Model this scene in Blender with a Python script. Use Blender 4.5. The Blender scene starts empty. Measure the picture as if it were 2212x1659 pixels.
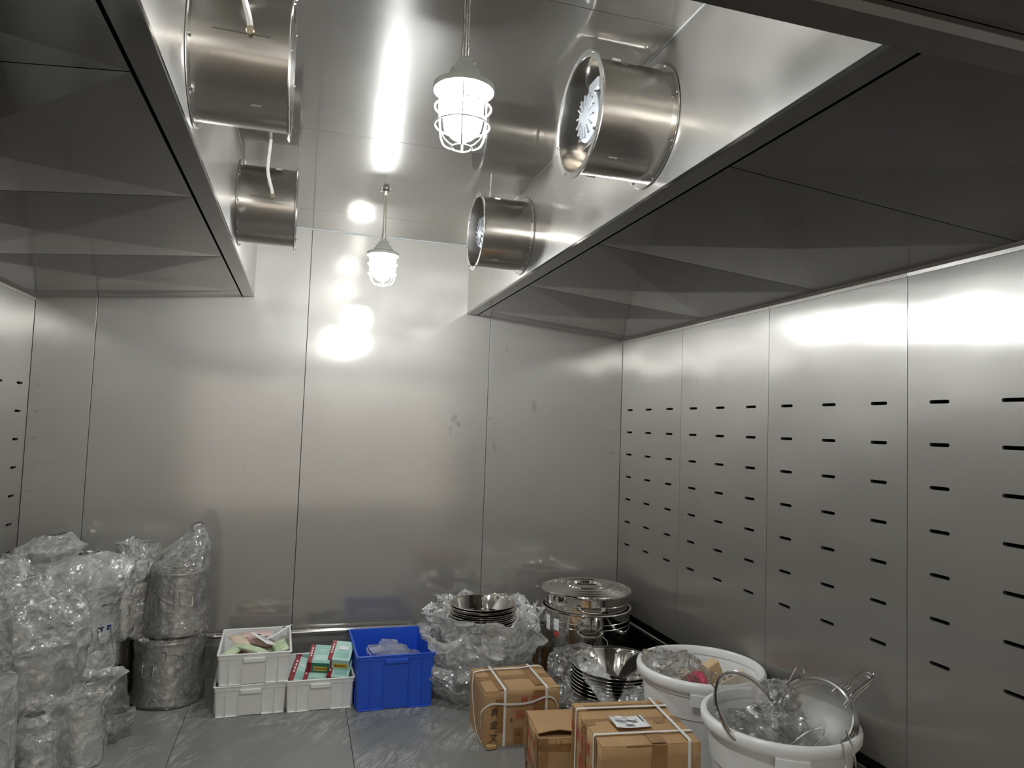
import bpy, bmesh, math, random
from mathutils import Vector, Matrix, noise, Quaternion
PI = math.pi
random.seed(7)
scn = bpy.context.scene
COL = scn.collection

# ------------------------------------------------------------------ camera
F_PX, YAW, PITCH, ROLL, CAM_H = 1525.71, 0.2865, 0.0600, 0.0357, 1.6
fw = Vector((math.sin(YAW)*math.cos(PITCH), math.cos(YAW)*math.cos(PITCH), math.sin(PITCH)))
r0 = Vector((math.cos(YAW), -math.sin(YAW), 0)); u0 = r0.cross(fw)
RT = math.cos(ROLL)*r0 + math.sin(ROLL)*u0
UP = -math.sin(ROLL)*r0 + math.cos(ROLL)*u0
cd = bpy.data.cameras.new('camera'); cam = bpy.data.objects.new('camera', cd); COL.objects.link(cam)
cd.sensor_fit = 'HORIZONTAL'; cd.sensor_width = 36; cd.lens = F_PX/2212*36; cd.clip_start = .02
M = Matrix((RT, UP, -fw)).transposed().to_4x4(); M.translation = (0, 0, CAM_H); cam.matrix_world = M
scn.camera = cam
# ------------------------------------------------------------------ world, exposure
w = bpy.data.worlds.new('world'); scn.world = w; w.use_nodes = True
w.node_tree.nodes['Background'].inputs[0].default_value = (1, .91, .79, 1)
w.node_tree.nodes['Background'].inputs[1].default_value = .30      # the kitchen beyond the open doorway behind the camera
vs = scn.view_settings; vs.view_transform = 'Standard'; vs.look = 'None'; vs.gamma = 1; vs.use_curve_mapping = False
vs.exposure = 1.62
BULB = 235.0                                                          # emission of the two lamp bulbs
cy = scn.cycles
cy.max_bounces = 8; cy.glossy_bounces = 6; cy.diffuse_bounces = 3; cy.transparent_max_bounces = 24; cy.transmission_bounces = 4
cy.use_light_tree = False; cy.use_adaptive_sampling = True; cy.adaptive_threshold = .06
cy.sample_clamp_indirect = 12

# ------------------------------------------------------------------ room sizes
YB, XL, XR, ZS, ZC, XSL, XSR = 4.735, -1.533, 2.2365, 2.360, 2.841, -.331, 1.0547
ZW, YF, Y0 = 2.2597, 1.070, -1.25

# ------------------------------------------------------------------ material helpers
MATS = {}
class NT:
    def __init__(s, name):
        s.m = bpy.data.materials.new(name); s.m.use_nodes = True; s.t = s.m.node_tree; s.n = s.t.nodes
        s.n.clear(); s.out = s.n.new('ShaderNodeOutputMaterial'); MATS[name] = s.m
    def N(s, typ, ins=None, **kw):
        d = s.n.new('ShaderNode'+typ)
        for k, v in kw.items(): setattr(d, k, v)
        for k, v in (ins or {}).items():
            if hasattr(v, 'is_linked') or isinstance(v, bpy.types.NodeSocket): s.t.links.new(v, d.inputs[k])
            else: d.inputs[k].default_value = v
        return d
    def L(s, a, b): s.t.links.new(a, b)
    def done(s, sh): s.L(sh, s.out.inputs['Surface']); return s.m
    def coord(s, scale=(1, 1, 1), rot=(0, 0, 0), rnd=False, kind='Object'):
        tc = s.N('TexCoord'); v = tc.outputs[kind]
        if rnd:
            oi = s.N('ObjectInfo'); mu = s.N('Math', {0: oi.outputs['Random'], 1: 37.0}, operation='MULTIPLY')
            ad = s.N('VectorMath', {0: v, 1: mu.outputs[0]}, operation='ADD'); v = ad.outputs[0]
        return s.N('Mapping', {'Vector': v, 'Rotation': rot, 'Scale': scale}).outputs[0]
    def noise(s, vec, scale, detail=3, rough=.5, dist=0):
        return s.N('TexNoise', {'Vector': vec, 'Scale': scale, 'Detail': detail, 'Roughness': rough, 'Distortion': dist}).outputs[0]
    def ramp(s, fac, stops):
        r = s.N('ValToRGB', {'Fac': fac}); e = r.color_ramp.elements
        while len(e) < len(stops): e.new(.5)
        for el, (p, c) in zip(e, stops):
            el.position = p; el.color = (c, c, c, 1) if isinstance(c, (int, float)) else (*c, 1)
        return r.outputs[0]
    def mr(s, v, a, b, c, d): return s.N('MapRange', {'Value': v, 'From Min': a, 'From Max': b, 'To Min': c, 'To Max': d}).outputs[0]
    def bump(s, h, dist, strength=1, normal=None):
        i = {'Height': h, 'Distance': dist, 'Strength': strength}
        if normal is not None: i['Normal'] = normal
        return s.N('Bump', i).outputs[0]
    def mixc(s, f, a, b):
        d = s.N('Mix', data_type='RGBA'); 
        for k, v in ((0, f), (6, a), (7, b)):
            if isinstance(v, bpy.types.NodeSocket): s.L(v, d.inputs[k])
            else: d.inputs[k].default_value = v if k == 0 else (*v, 1)
        return d.outputs[2]

def plain(name, col, rough=.5, metal=0, spec=.5, bump=None, var=0):
    t = NT(name); b = t.N('BsdfPrincipled', {'Base Color': (*col, 1), 'Roughness': rough, 'Metallic': metal, 'Specular IOR Level': spec})
    if var:
        n = t.noise(t.coord(), 9, 4); k = t.mixc(n, tuple(c*(1-var) for c in col), tuple(min(1, c*(1+var)) for c in col)); t.L(k, b.inputs['Base Color'])
    if bump:
        t.L(t.bump(t.noise(t.coord(), bump[0], 3), bump[1]), b.inputs['Normal'])
    return t.done(b.outputs[0])

def steel(name, tangent=None, rough=.3, aniso=.6, col=(.62, .60, .565), wave=.014, wscale=1.1, stain=.0, brush=None, rvar=.06, sharp=0, sr=.12, metal=1.0, sa=0, stc=.62, sts=(7, 7, 4.5)):
    t = NT(name)
    p = t.coord(kind='Object', rnd=True)
    b = t.N('BsdfPrincipled', {'Base Color': (*col, 1), 'Metallic': metal, 'Specular IOR Level': .2, 'Roughness': rough, 'Anisotropic': aniso if tangent else 0})
    if tangent:
        c = t.N('CombineXYZ', {0: tangent[0], 1: tangent[1], 2: tangent[2]}); t.L(c.outputs[0], b.inputs['Tangent'])
    nrm = None
    if wave: nrm = t.bump(t.noise(p, wscale, 1.5), wave)
    if brush:
        bn = t.noise(t.coord(scale=brush, kind='Object', rnd=True), 1, 2)
        nrm = t.bump(bn, .00035, 1, nrm)
    if nrm is not None: t.L(nrm, b.inputs['Normal'])
    rn = t.mr(t.noise(p, 3, 2), .3, .7, rough-rvar, rough+rvar)
    if stain:
        sp = t.coord(scale=sts, kind='Object', rnd=True)
        sm = t.ramp(t.noise(sp, 1, 3, .55), [(.69, 0), (.74, 1)])
        cl = t.ramp(t.noise(p, 1.3, 1), [(.47, 0), (.56, 1)])
        mk = t.N('Math', {0: sm, 1: cl}, operation='MULTIPLY').outputs[0]
        k = t.mixc(t.mr(mk, 0, 1, 0, stain), col, tuple(min(1, c*stc) for c in col)); t.L(k, b.inputs['Base Color'])
        ad = t.N('Math', {0: rn, 1: t.mr(mk, 0, 1, 0, .12)}, operation='ADD'); rn = ad.outputs[0]
    t.L(rn, b.inputs['Roughness'])
    if sharp:
        b2 = t.N('BsdfAnisotropic', {'Color': (*col, 1), 'Roughness': sr, 'Anisotropy': sa}, distribution='BECKMANN')
        if tangent: t.L(c.outputs[0], b2.inputs['Tangent'])
        if nrm is not None: t.L(nrm, b2.inputs['Normal'])
        return t.done(t.N('MixShader', {0: sharp, 1: b.outputs[0], 2: b2.outputs[0]}).outputs[0])
    return t.done(b.outputs[0])

STEEL = (.485, .468, .442)
steel('steel_back', (1, 0, 0), .72, .35, STEEL, .008, .9, .5, None, .03, .34, .13, .9, -.25)
steel('steel_side', (0, 1, 0), .56, .75, STEEL, .020, 1.3, 0, None, .015, .36, .25, .9, -.60)
steel('steel_ceiling', (0, 1, 0), .44, .95, STEEL, .005, .8, .2, None, .03, .55, .08, .9)
steel('steel_bulkhead', (0, 1, 0), .36, .4, STEEL, .007, 1.6, .6, None, .07, .35, .2, .9, 0, 1.35, (9, 14, 5))
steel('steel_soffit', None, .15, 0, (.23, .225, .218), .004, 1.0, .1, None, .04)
steel('steel_fan', None, .22, 0, (.55, .52, .48), .004, 4, .3, None, .05)
steel('steel_flange', None, .2, 0, (.66, .65, .62), 0, 1, 0, None, .03)
steel('steel_polished', None, .07, 0, (.68, .66, .62), .0008, 6, 0, None, .02)
steel('steel_barrel', None, .23, 0, (.62, .60, .56), .0015, 5, 0, None, .04)
steel('steel_rail', None, .09, 0, (.75, .74, .71), 0, 1, 0, None, .01)
steel('steel_wire', None, .12, 0, (.72, .71, .69), 0, 1, 0, None, .02)
plain('cast_aluminium', (.24, .25, .26), .40, .5)
plain('dark_gap', (.012, .012, .012), .8)
plain('black_panel', (.01, .01, .011), .35, 0, .4)
plain('lamp_enamel', (.36, .37, .33), .4)
plain('lamp_reflector', (.30, .32, .31), .35)
plain('cage_white', (.82, .83, .80), .4)
plain('cable_sleeve', (.74, .72, .70), .6, bump=(60, .004))
plain('brass', (.6, .52, .38), .3, .9)
plain('strap_white', (.78, .76, .72), .35)
plain('paper_white', (.86, .86, .85), .6)
plain('print_grey', (.42, .43, .44), .6)
plain('print_black', (.02, .02, .02), .6)
plain('print_red', (.52, .07, .06), .6)
plain('wood_light', (.70, .50, .28), .55, var=.12)
plain('wood_pale', (.78, .66, .46), .55, var=.1)
plain('pink_cloth', (.75, .10, .16), .7, var=.5, bump=(40, .02))
plain('tea_teal', (.28, .52, .46), .35, var=.12)
plain('tea_pale', (.45, .68, .60), .35, var=.1)
plain('tea_green', (.03, .19, .13), .35, var=.1)
plain('tea_red', (.28, .018, .03), .35)
plain('tea_yellow', (.80, .48, .04), .4)
plain('pouch_green', (.56, .66, .44), .35, var=.25, bump=(25, .01))
plain('pouch_beige', (.72, .58, .42), .4, var=.2, bump=(25, .01))
plain('pouch_pink', (.72, .52, .48), .4, var=.3, bump=(25, .01))
plain('jar_brown', (.20, .09, .04), .2)
plain('sealant', (.26, .27, .27), .5)
plain('cord_red', (.5, .03, .03), .5)
plain('label_sticker', (.82, .82, .82), .4)

t = NT('bulb_glow'); t.done(t.N('Emission', {'Color': (.95, .98, 1, 1), 'Strength': BULB}).outputs[0])

def clear_glass(name, tint, haze, rough=.05, base=.04):
    t = NT(name)
    tr = t.N('BsdfTransparent', {'Color': (*tint, 1)}); gl = t.N('BsdfGlossy', {'Color': (1, 1, 1, 1), 'Roughness': rough})
    tl = t.N('BsdfTranslucent', {'Color': (.9, .93, .92, 1)}); df = t.N('BsdfDiffuse', {'Color': (.9, .93, .92, 1)})
    hz = t.N('MixShader', {0: .5, 1: tl.outputs[0], 2: df.outputs[0]})
    a = t.N('MixShader', {0: haze, 1: tr.outputs[0], 2: hz.outputs[0]})
    fr = t.N('Fresnel', {'IOR': 1.45}); fac = t.N('Math', {0: fr.outputs[0], 1: base}, operation='ADD')
    b = t.N('MixShader', {0: fac.outputs[0], 1: a.outputs[0], 2: gl.outputs[0]})
    return t.done(b.outputs[0])
clear_glass('lamp_glass', (.97, .985, .98), 0.0, .03, .0)
clear_glass('clear_plastic', (.95, .96, .97), .26, .10, .16)

def film(name, haze=(.06, .30), tint=(.97, .97, .96), bump=.03, bs=9, wr=.28):
    t = NT(name); p = t.coord(kind='Object', rnd=True)
    v1 = t.N('TexVoronoi', {'Vector': t.N('VectorMath', {0: p, 1: t.N('VectorMath', {0: t.N('TexNoise', {'Vector': p, 'Scale': 6.0, 'Detail': 3}).outputs['Color'], 1: (.25, .25, .25)}, operation='MULTIPLY').outputs[0]}, operation='ADD').outputs[0], 'Scale': float(bs)}, feature='DISTANCE_TO_EDGE').outputs[0]
    v1 = t.mr(v1, 0, .35, 0, 1)
    n2 = t.noise(p, bs*2.2, 4, .6, .8)
    h = t.N('Math', {0: v1, 1: n2}, operation='ADD').outputs[0]
    nr = t.bump(h, bump)
    gl = t.N('BsdfGlossy', {'Color': (1, 1, 1, 1), 'Roughness': .11, 'Normal': nr})
    tr = t.N('BsdfTransparent', {'Color': (*tint, 1)})
    tl = t.N('BsdfTranslucent', {'Color': (.95, .95, .93, 1), 'Normal': nr}); df = t.N('BsdfDiffuse', {'Color': (.97, .97, .95, 1), 'Normal': nr})
    hz = t.N('MixShader', {0: .5, 1: tl.outputs[0], 2: df.outputs[0]})
    hf = t.mr(t.noise(p, 5, 5, .65, 1.0), .35, .65, haze[0], haze[1])
    rg = t.noise(p, bs*.6, 6, .6, .5); ra = t.N('Math', {0: t.N('Math', {0: rg, 1: .5}, operation='SUBTRACT').outputs[0]}, operation='ABSOLUTE').outputs[0]
    hf = t.N('Math', {0: hf, 1: t.mr(ra, 0, .03, wr, 0)}, operation='ADD', use_clamp=True).outputs[0]     # whiter lines for doubled film, put into the haze as wrinkle highlights
    a = t.N('MixShader', {0: hf, 1: tr.outputs[0], 2: hz.outputs[0]})
    fr = t.N('Fresnel', {'IOR': 1.5, 'Normal': nr}); fac = t.N('Math', {0: fr.outputs[0], 1: .09}, operation='ADD', use_clamp=True)
    b = t.N('MixShader', {0: fac.outputs[0], 1: a.outputs[0], 2: gl.outputs[0]})
    return t.done(b.outputs[0])
film('film_thin', (.02, .10), bump=.006, bs=12, wr=.22)
film('film_bag', (.24, .62), bump=.007)
film('film_clear', (.10, .32), bump=.006, bs=14, wr=.10)
film('film_milky', (.40, .82), bump=.007, bs=10)

def plastic(name, col, trans, rough=.35):
    t = NT(name)
    b = t.N('BsdfPrincipled', {'Base Color': (*col, 1), 'Roughness': rough}); tl = t.N('BsdfTranslucent', {'Color': (*col, 1)})
    m = t.N('MixShader', {0: trans, 1: b.outputs[0], 2: tl.outputs[0]}); return t.done(m.outputs[0])
plastic('crate_white', (.90, .90, .87), .08, .4)
plastic('crate_blue', (.025, .11, .68), .06, .32)
plastic('tub_white', (.90, .90, .89), .10, .3)

# cardboard with faint corrugation
t = NT('cardboard'); p = t.coord(kind='Object', rnd=True)
c1 = t.mixc(t.noise(p, 7, 5, .6), (.40, .235, .10), (.50, .315, .155)); c2 = t.mixc(t.ramp(t.noise(p, 2.2, 3), [(.5, 0), (.75, .5)]), c1, (.30, .17, .075))
b = t.N('BsdfPrincipled', {'Base Color': c2, 'Roughness': .75}); wv = t.noise(t.coord(scale=(140, 2, 2), kind='Object'), 1, 1)
t.L(t.bump(wv, .0012, .6, t.bump(t.noise(p, 6, 2), .012)), b.inputs['Normal']); t.done(b.outputs[0])
t = NT('packing_tape'); p = t.coord(kind='Object', rnd=True)
b = t.N('BsdfPrincipled', {'Base Color': t.mixc(t.noise(p, 8, 3), (.25, .125, .045), (.34, .185, .075)), 'Roughness': .22}); t.L(t.bump(t.noise(p, 20, 3), .008), b.inputs['Normal']); t.done(b.outputs[0])
plain('cardboard_edge', (.16, .09, .04), .9)
# floor tile: grey stone with pale diagonal veins
t = NT('floor_tile'); p = t.coord(kind='Object', rnd=True)
pr = t.N('Mapping', {'Vector': t.coord(rot=(0, 0, math.radians(-56)), kind='Object', rnd=True), 'Scale': (1.5, 7.0, 1)}).outputs[0]
base = t.mixc(t.noise(pr, 1.1, 6, .62, .6), (.14, .14, .130), (.27, .268, .252))
vn = t.noise(pr, 1.7, 7, .68, 1.2); ab = t.N('Math', {0: t.N('Math', {0: vn, 1: .5}, operation='SUBTRACT').outputs[0]}, operation='ABSOLUTE').outputs[0]
vein = t.ramp(ab, [(0, 1), (.018, .35), (.045, 0)])
vm = t.N('Math', {0: vein, 1: t.ramp(t.noise(p, 3, 3), [(.42, 0), (.62, 1)])}, operation='MULTIPLY').outputs[0]
cc = t.mixc(vm, base, (.50, .50, .47))
b = t.N('BsdfPrincipled', {'Base Color': cc, 'Roughness': .34, 'Specular IOR Level': .55}); t.L(t.mr(t.noise(p, 14, 4), .3, .7, .28, .44), b.inputs['Roughness']); t.done(b.outputs[0])
# perforated colander steel: round holes, colour only
t = NT('perforated_steel')
tc = t.N('TexCoord'); sx = t.N('SeparateXYZ', {0: tc.outputs['Object']})
an = t.N('Math', {0: sx.outputs[1], 1: sx.outputs[0]}, operation='ARCTAN2').outputs[0]
def cell(v, k):
    a = t.N('Math', {0: t.N('Math', {0: v, 1: k}, operation='MULTIPLY').outputs[0]}, operation='FRACT').outputs[0]
    s_ = t.N('Math', {0: a, 1: .5}, operation='SUBTRACT').outputs[0]; return t.N('Math', {0: s_, 1: s_}, operation='MULTIPLY').outputs[0]
dd = t.N('Math', {0: cell(an, 22.0), 1: cell(sx.outputs[2], 110.0)}, operation='ADD').outputs[0]
inz = t.N('Math', {0: t.N('Math', {0: sx.outputs[2], 1: -.022}, operation='LESS_THAN').outputs[0], 1: t.N('Math', {0: sx.outputs[2], 1: -.12}, operation='GREATER_THAN').outputs[0]}, operation='MULTIPLY').outputs[0]
mk = t.N('Math', {0: t.N('Math', {0: dd, 1: .06}, operation='LESS_THAN').outputs[0], 1: inz}, operation='MULTIPLY').outputs[0]
b = t.N('BsdfPrincipled', {'Base Color': (.66, .64, .6, 1), 'Metallic': 1.0, 'Roughness': .12}); tr = t.N('BsdfTransparent')
t.done(t.N('MixShader', {0: mk, 1: b.outputs[0], 2: tr.outputs[0]}).outputs[0])
# woven wire mesh: too fine to build, seen as a half-open metal cloth
t = NT('wire_mesh'); tc = t.N('TexCoord')
wa = t.N('TexWave', {'Vector': tc.outputs['Object'], 'Scale': 130.0}, bands_direction='X').outputs[1]; wb = t.N('TexWave', {'Vector': tc.outputs['Object'], 'Scale': 130.0}, bands_direction='Y').outputs[1]
mx = t.N('Math', {0: wa, 1: wb}, operation='MAXIMUM').outputs[0]; op = t.mr(mx, .3, .9, .28, .62)
b = t.N('BsdfPrincipled', {'Base Color': (.62, .61, .59, 1), 'Metallic': 1.0, 'Roughness': .62}); tr = t.N('BsdfTransparent')
t.done(t.N('MixShader', {0: op, 1: tr.outputs[0], 2: b.outputs[0]}).outputs[0])

# ------------------------------------------------------------------ mesh helpers
class MB:
    def __init__(s): s.v = []; s.f = []
    def add(s, vs, fs, M=None):
        o = len(s.v); s.v += [tuple(M @ Vector(p)) if M else tuple(p) for p in vs]; s.f += [tuple(i+o for i in f) for f in fs]; return s
    def box(s, c, d, bev=0, M=None):
        bm = bmesh.new(); bmesh.ops.create_cube(bm, size=1)
        for v in bm.verts: v.co = Vector((v.co.x*d[0]+c[0], v.co.y*d[1]+c[1], v.co.z*d[2]+c[2]))
        if bev: bmesh.ops.bevel(bm, geom=list(bm.edges), offset=bev, segments=1, affect='EDGES')
        bm.verts.index_update(); s.add([v.co[:] for v in bm.verts], [[v.index for v in f.verts] for f in bm.faces], M); bm.free(); return s
    def rings(s, rings, close=False, cap0=False, cap1=False, M=None, loop=True):
        n = len(rings[0]); vs = [p for r in rings for p in r]; fs = []
        k = len(rings); kk = k if close else k-1
        for i in range(kk):
            a, b = i*n, ((i+1) % k)*n
            for j in range(n if loop else n-1):
                j2 = (j+1) % n; fs.append((a+j, a+j2, b+j2, b+j))
        if cap0: fs.append(tuple(range(n-1, -1, -1)))
        if cap1: fs.append(tuple(range((k-1)*n, k*n)))
        return s.add(vs, fs, M)
    def lathe(s, prof, n=32, M=None, close=False):
        return s.rings([[(max(r, 1e-4)*math.cos(2*PI*j/n), max(r, 1e-4)*math.sin(2*PI*j/n), z) for j in range(n)] for r, z in prof], close=close, M=M)
    def tube(s, pts, r, n=8, closed=False, M=None, flat=1.0):
        pts = [Vector(p) for p in pts]; k = len(pts); R = []
        ref = None
        for i, p in enumerate(pts):
            a = pts[(i-1) % k] if (closed or i > 0) else p; b = pts[(i+1) % k] if (closed or i < k-1) else p
            t = (b-a).normalized()
            if ref is None:
                ref = Vector((0, 0, 1)) if abs(t.z) < .9 else Vector((1, 0, 0))
            x = (ref - t*ref.dot(t))
            if x.length < 1e-5: x = t.orthogonal()
            x.normalize(); ref = x; y = t.cross(x)
            rr = r[i] if isinstance(r, (list, tuple)) else r
            R.append([tuple(p + x*math.cos(2*PI*j/n)*rr + y*math.sin(2*PI*j/n)*rr*flat) for j in range(n)])
        return s.rings(R, close=closed, cap0=not closed, cap1=not closed, M=M)
    def ribbon(s, pts, side, wd, th, M=None, closed=False):
        pts = [Vector(p) for p in pts]; k = len(pts); sd = Vector(side).normalized(); R = []
        for i, p in enumerate(pts):
            a = pts[(i-1) % k] if (closed or i > 0) else p; b = pts[(i+1) % k] if (closed or i < k-1) else p
            nn = (b-a).normalized().cross(sd).normalized()
            R.append([tuple(p+sd*wd/2+nn*th/2), tuple(p-sd*wd/2+nn*th/2), tuple(p-sd*wd/2-nn*th/2), tuple(p+sd*wd/2-nn*th/2)])
        return s.rings(R, close=closed, cap0=not closed, cap1=not closed, M=M)
    def mesh(s, name, ang=40):
        me = bpy.data.meshes.new(name); me.from_pydata(s.v, [], s.f)
        bm = bmesh.new(); bm.from_mesh(me); bmesh.ops.recalc_face_normals(bm, faces=list(bm.faces)); bm.to_mesh(me); bm.free()
        if ang: me.shade_smooth(); me.set_sharp_from_angle(angle=math.radians(ang))
        me.update(); return me
    def build(s, name, mat, parent=None, ang=40, loc=None):
        return mk(name, s.mesh(name, ang), mat, parent, loc)
def mk(name, me, mat, parent=None, loc=None):
    o = bpy.data.objects.new(name, me)
    if mat and not me.materials: me.materials.append(MATS[mat])
    COL.objects.link(o)
    if parent: o.parent = parent
    if loc: o.location = loc
    return o
def tag(o, label, cat, group=None, kind=None):
    o['label'] = label; o['category'] = cat
    if group: o['group'] = group
    if kind: o['kind'] = kind
    return o
def thing(name, label, cat, loc=(0, 0, 0), rz=0, group=None, kind=None):
    o = bpy.data.objects.new(name, None); o.empty_display_size = .05; COL.objects.link(o); o.location = loc; o.rotation_euler = (0, 0, rz)
    return tag(o, label, cat, group, kind)
def dup(o, parent=None):
    c = o.copy(); COL.objects.link(c); c.parent = parent
    for ch in o.children: dup(ch, c)
    return c
def rrect(w, d, r, z, n=4, cx=0, cy=0):
    P = []
    for sx, sy, a0 in ((1, 1, 0), (-1, 1, 90), (-1, -1, 180), (1, -1, 270)):
        for k in range(n+1):
            a = math.radians(a0+90*k/n); P.append((cx+sx*(w/2-r)+r*math.cos(a), cy+sy*(d/2-r)+r*math.sin(a), z))
    return P
def text_mesh(txt, size, shear=0):
    cu = bpy.data.curves.new('t', 'FONT'); cu.body = txt; cu.size = size; cu.align_x = 'CENTER'; cu.align_y = 'CENTER'; cu.extrude = .0003; cu.shear = shear; cu.resolution_u = 3
    o = bpy.data.objects.new('t', cu); COL.objects.link(o); dg = bpy.context.evaluated_depsgraph_get()
    me = bpy.data.meshes.new_from_object(o.evaluated_get(dg)); bpy.data.objects.remove(o); me.materials.clear(); return me
def text(name, txt, size, mat, parent, Mx, shear=0):
    me = text_mesh(txt, size, shear); me.transform(Mx); return mk(name, me, mat, parent)
def frame(origin, x, y):
    x = Vector(x).normalized(); y = Vector(y).normalized(); z = x.cross(y); M = Matrix((x, y, z)).transposed().to_4x4(); M.translation = origin; return M
def R2(a, ax): return Matrix.Rotation(a, 4, ax)
def T(x, y, z): return Matrix.Translation((x, y, z))
def catmull(P, m):
    out = []; n = len(P); P = [Vector(p) for p in P]
    for i in range(n-1):
        a, b, c, d = P[max(i-1, 0)], P[i], P[i+1], P[min(i+2, n-1)]
        for k in range(m):
            t = k/m; out.append(.5*((2*b)+(c-a)*t+(2*a-5*b+4*c-d)*t*t+(3*b-a-3*c+d)*t**3))
    out.append(P[-1]); return out

# ================================================================== SETTING
def panel_mesh(name, d, bev=.0018): return MB().box((0, 0, 0), d, bev).mesh(name, 0)
# floor ------------------------------------------------------------
fl = MB().box(((XL+XR)/2, (YB-4.2)/2, -.03), (XR-XL+.6, YB+4.6, .05)).build('floor', 'dark_gap', None, 0)
tag(fl, 'grey stone-look tiled floor with pale diagonal veins', 'floor', kind='structure')
tile = MB().box((0, 0, 0), (.8275, .8275, .012), .0012).mesh('tile', 0)
for i in range(6):
    for j in range(11):
        cx, cyy = -1.345-.415+.83*i, 4.395-.83*j
        if cx-.41 > XR+.2: continue
        mk('tile', tile, 'floor_tile', fl, (cx, cyy, -.006))
# back wall ----------------------------------------------------------
wb_ = MB().box(((XL+XR)/2, YB+.05, 1.45), (XR-XL+.6, .05, 3.0)).build('wall_back', 'dark_gap', None, 0)
tag(wb_, 'brushed stainless steel back wall of four tall panels', 'wall', kind='structure')
xs = [XL, -1.209, .003, 1.224, XR]
for a, b in zip(xs, xs[1:]):
    MB().box((0, 0, 0), (b-a-.003, .024, ZC+.02), .0018).build('panel', 'steel_back', wb_, 0, ((a+b)/2, YB+.012, (ZC+.02)/2))
# side walls with slots -----------------------------------------------
PW, Z1, DZ, ZLO, ZHI = .8515, 1.7463, .1581, .335, 2.30
def slot_panel(name):
    """Panel in local coordinates: u across (0..PW), v up; a cut-out for each of 3 x 7 slots, with the sheet's own thickness."""
    mb = MB(); g = .0015; us = [g, PW/3, 2*PW/3, PW-g]
    zr = [ZLO] + [Z1-(6-k)*DZ-DZ/2 for k in range(7)] + [Z1+DZ/2, ZHI]
    TH = .014
    for c in range(3):
        for k in range(len(zr)-1):
            a, b, lo, hi = us[c], us[c+1], zr[k], zr[k+1]
            if k == 0 or k == len(zr)-2:
                mb.add([(a, 0, lo), (b, 0, lo), (b, 0, hi), (a, 0, hi)], [(0, 1, 2, 3)]); continue
            cu, cz, hw, hh = PW/3*(c+.5), (lo+hi)/2, .0425, .0068
            P = [];
            for s_, a0 in ((1, -90), (-1, 90)):
                for q in range(5):
                    an = math.radians(a0+180*q/4); P.append((cu+s_*(hw-hh)+hh*math.cos(an), cz+hh*math.sin(an)))
            Q = []
            for (x, z) in P:
                dx, dz = x-cu, z-cz
                kx = ((b-cu) if dx > 0 else (a-cu))/dx if abs(dx) > 1e-6 else 1e9; kz = (hi-cz)/abs(dz) if abs(dz) > 1e-6 else 1e9
                # send the round ends to the side edges, the flats to the corners
                Q.append((x, z))
            # outer ring of ten points around the cell
            O = [(b, lo), (b, lo+(hi-lo)*.25), (b, cz), (b, lo+(hi-lo)*.75), (b, hi), (a, hi), (a, lo+(hi-lo)*.75), (a, cz), (a, lo+(hi-lo)*.25), (a, lo)]
            n = 10
            vs = [(x, 0, z) for x, z in O]+[(x, 0, z) for x, z in P]+[(x, TH, z) for x, z in P]
            mb.add(vs, [(j, (j+1) % n, n+(j+1) % n, n+j) for j in range(n)]+[(n+j, n+(j+1) % n, 2*n+(j+1) % n, 2*n+j) for j in range(n)])
    # folded edges
    for u in (g, PW-g): mb.add([(u, 0, ZLO), (u, .02, ZLO), (u, .02, ZHI), (u, 0, ZHI)], [(0, 1, 2, 3)])
    mb.add([(g, 0, ZLO), (PW-g, 0, ZLO), (PW-g, .03, ZLO), (g, .03, ZLO)], [(0, 1, 2, 3)])
    me = bpy.data.meshes.new(name); me.from_pydata(mb.v, [], mb.f); me.update()
    bm = bmesh.new(); bm.from_mesh(me); bmesh.ops.remove_doubles(bm, verts=list(bm.verts), dist=1e-5); bmesh.ops.recalc_face_normals(bm, faces=list(bm.faces)); bm.to_mesh(me); bm.free()
    return me
spm = slot_panel('panel')
wr = MB().box((XR+.13, (YB+Y0)/2, 1.45), (.04, YB-Y0+.4, 3.0)).build('wall_right', 'black_panel', None, 0)
tag(wr, 'right steel wall with rows of dark vent slots', 'wall', kind='structure')
wl = MB().box((XL-.13, (YB+Y0)/2, 1.45), (.04, YB-Y0+.4, 3.0)).build('wall_left', 'black_panel', None, 0)
tag(wl, 'left steel wall with vent slots behind wrapped barrels', 'wall', kind='structure')
for k in range(7):
    y = YB-PW*k
    o = mk('panel', spm, 'steel_side', wr); o.rotation_euler = (0, 0, -PI/2); o.location = (XR, y, 0)
    o = mk('panel', spm, 'steel_side', wl); o.rotation_euler = (0, 0, PI/2); o.location = (XL, y-PW, 0)
# front wall with an open doorway behind the camera
wf = thing('wall_front', 'steel wall with open doorway behind the viewer', 'wall', (0, Y0, 0), kind='structure')
MB().box((XL-.06, 0, 1.45), (.14, .06, 3.0)).build('door_jamb', 'steel_back', wf, 0)
MB().box((XR+.06, 0, 1.45), (.14, .06, 3.0)).build('door_jamb', 'steel_back', wf, 0)
MB().box((.35, 0, 2.62), (3.9, .06, .76)).build('panel', 'steel_back', wf, 0)
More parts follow.
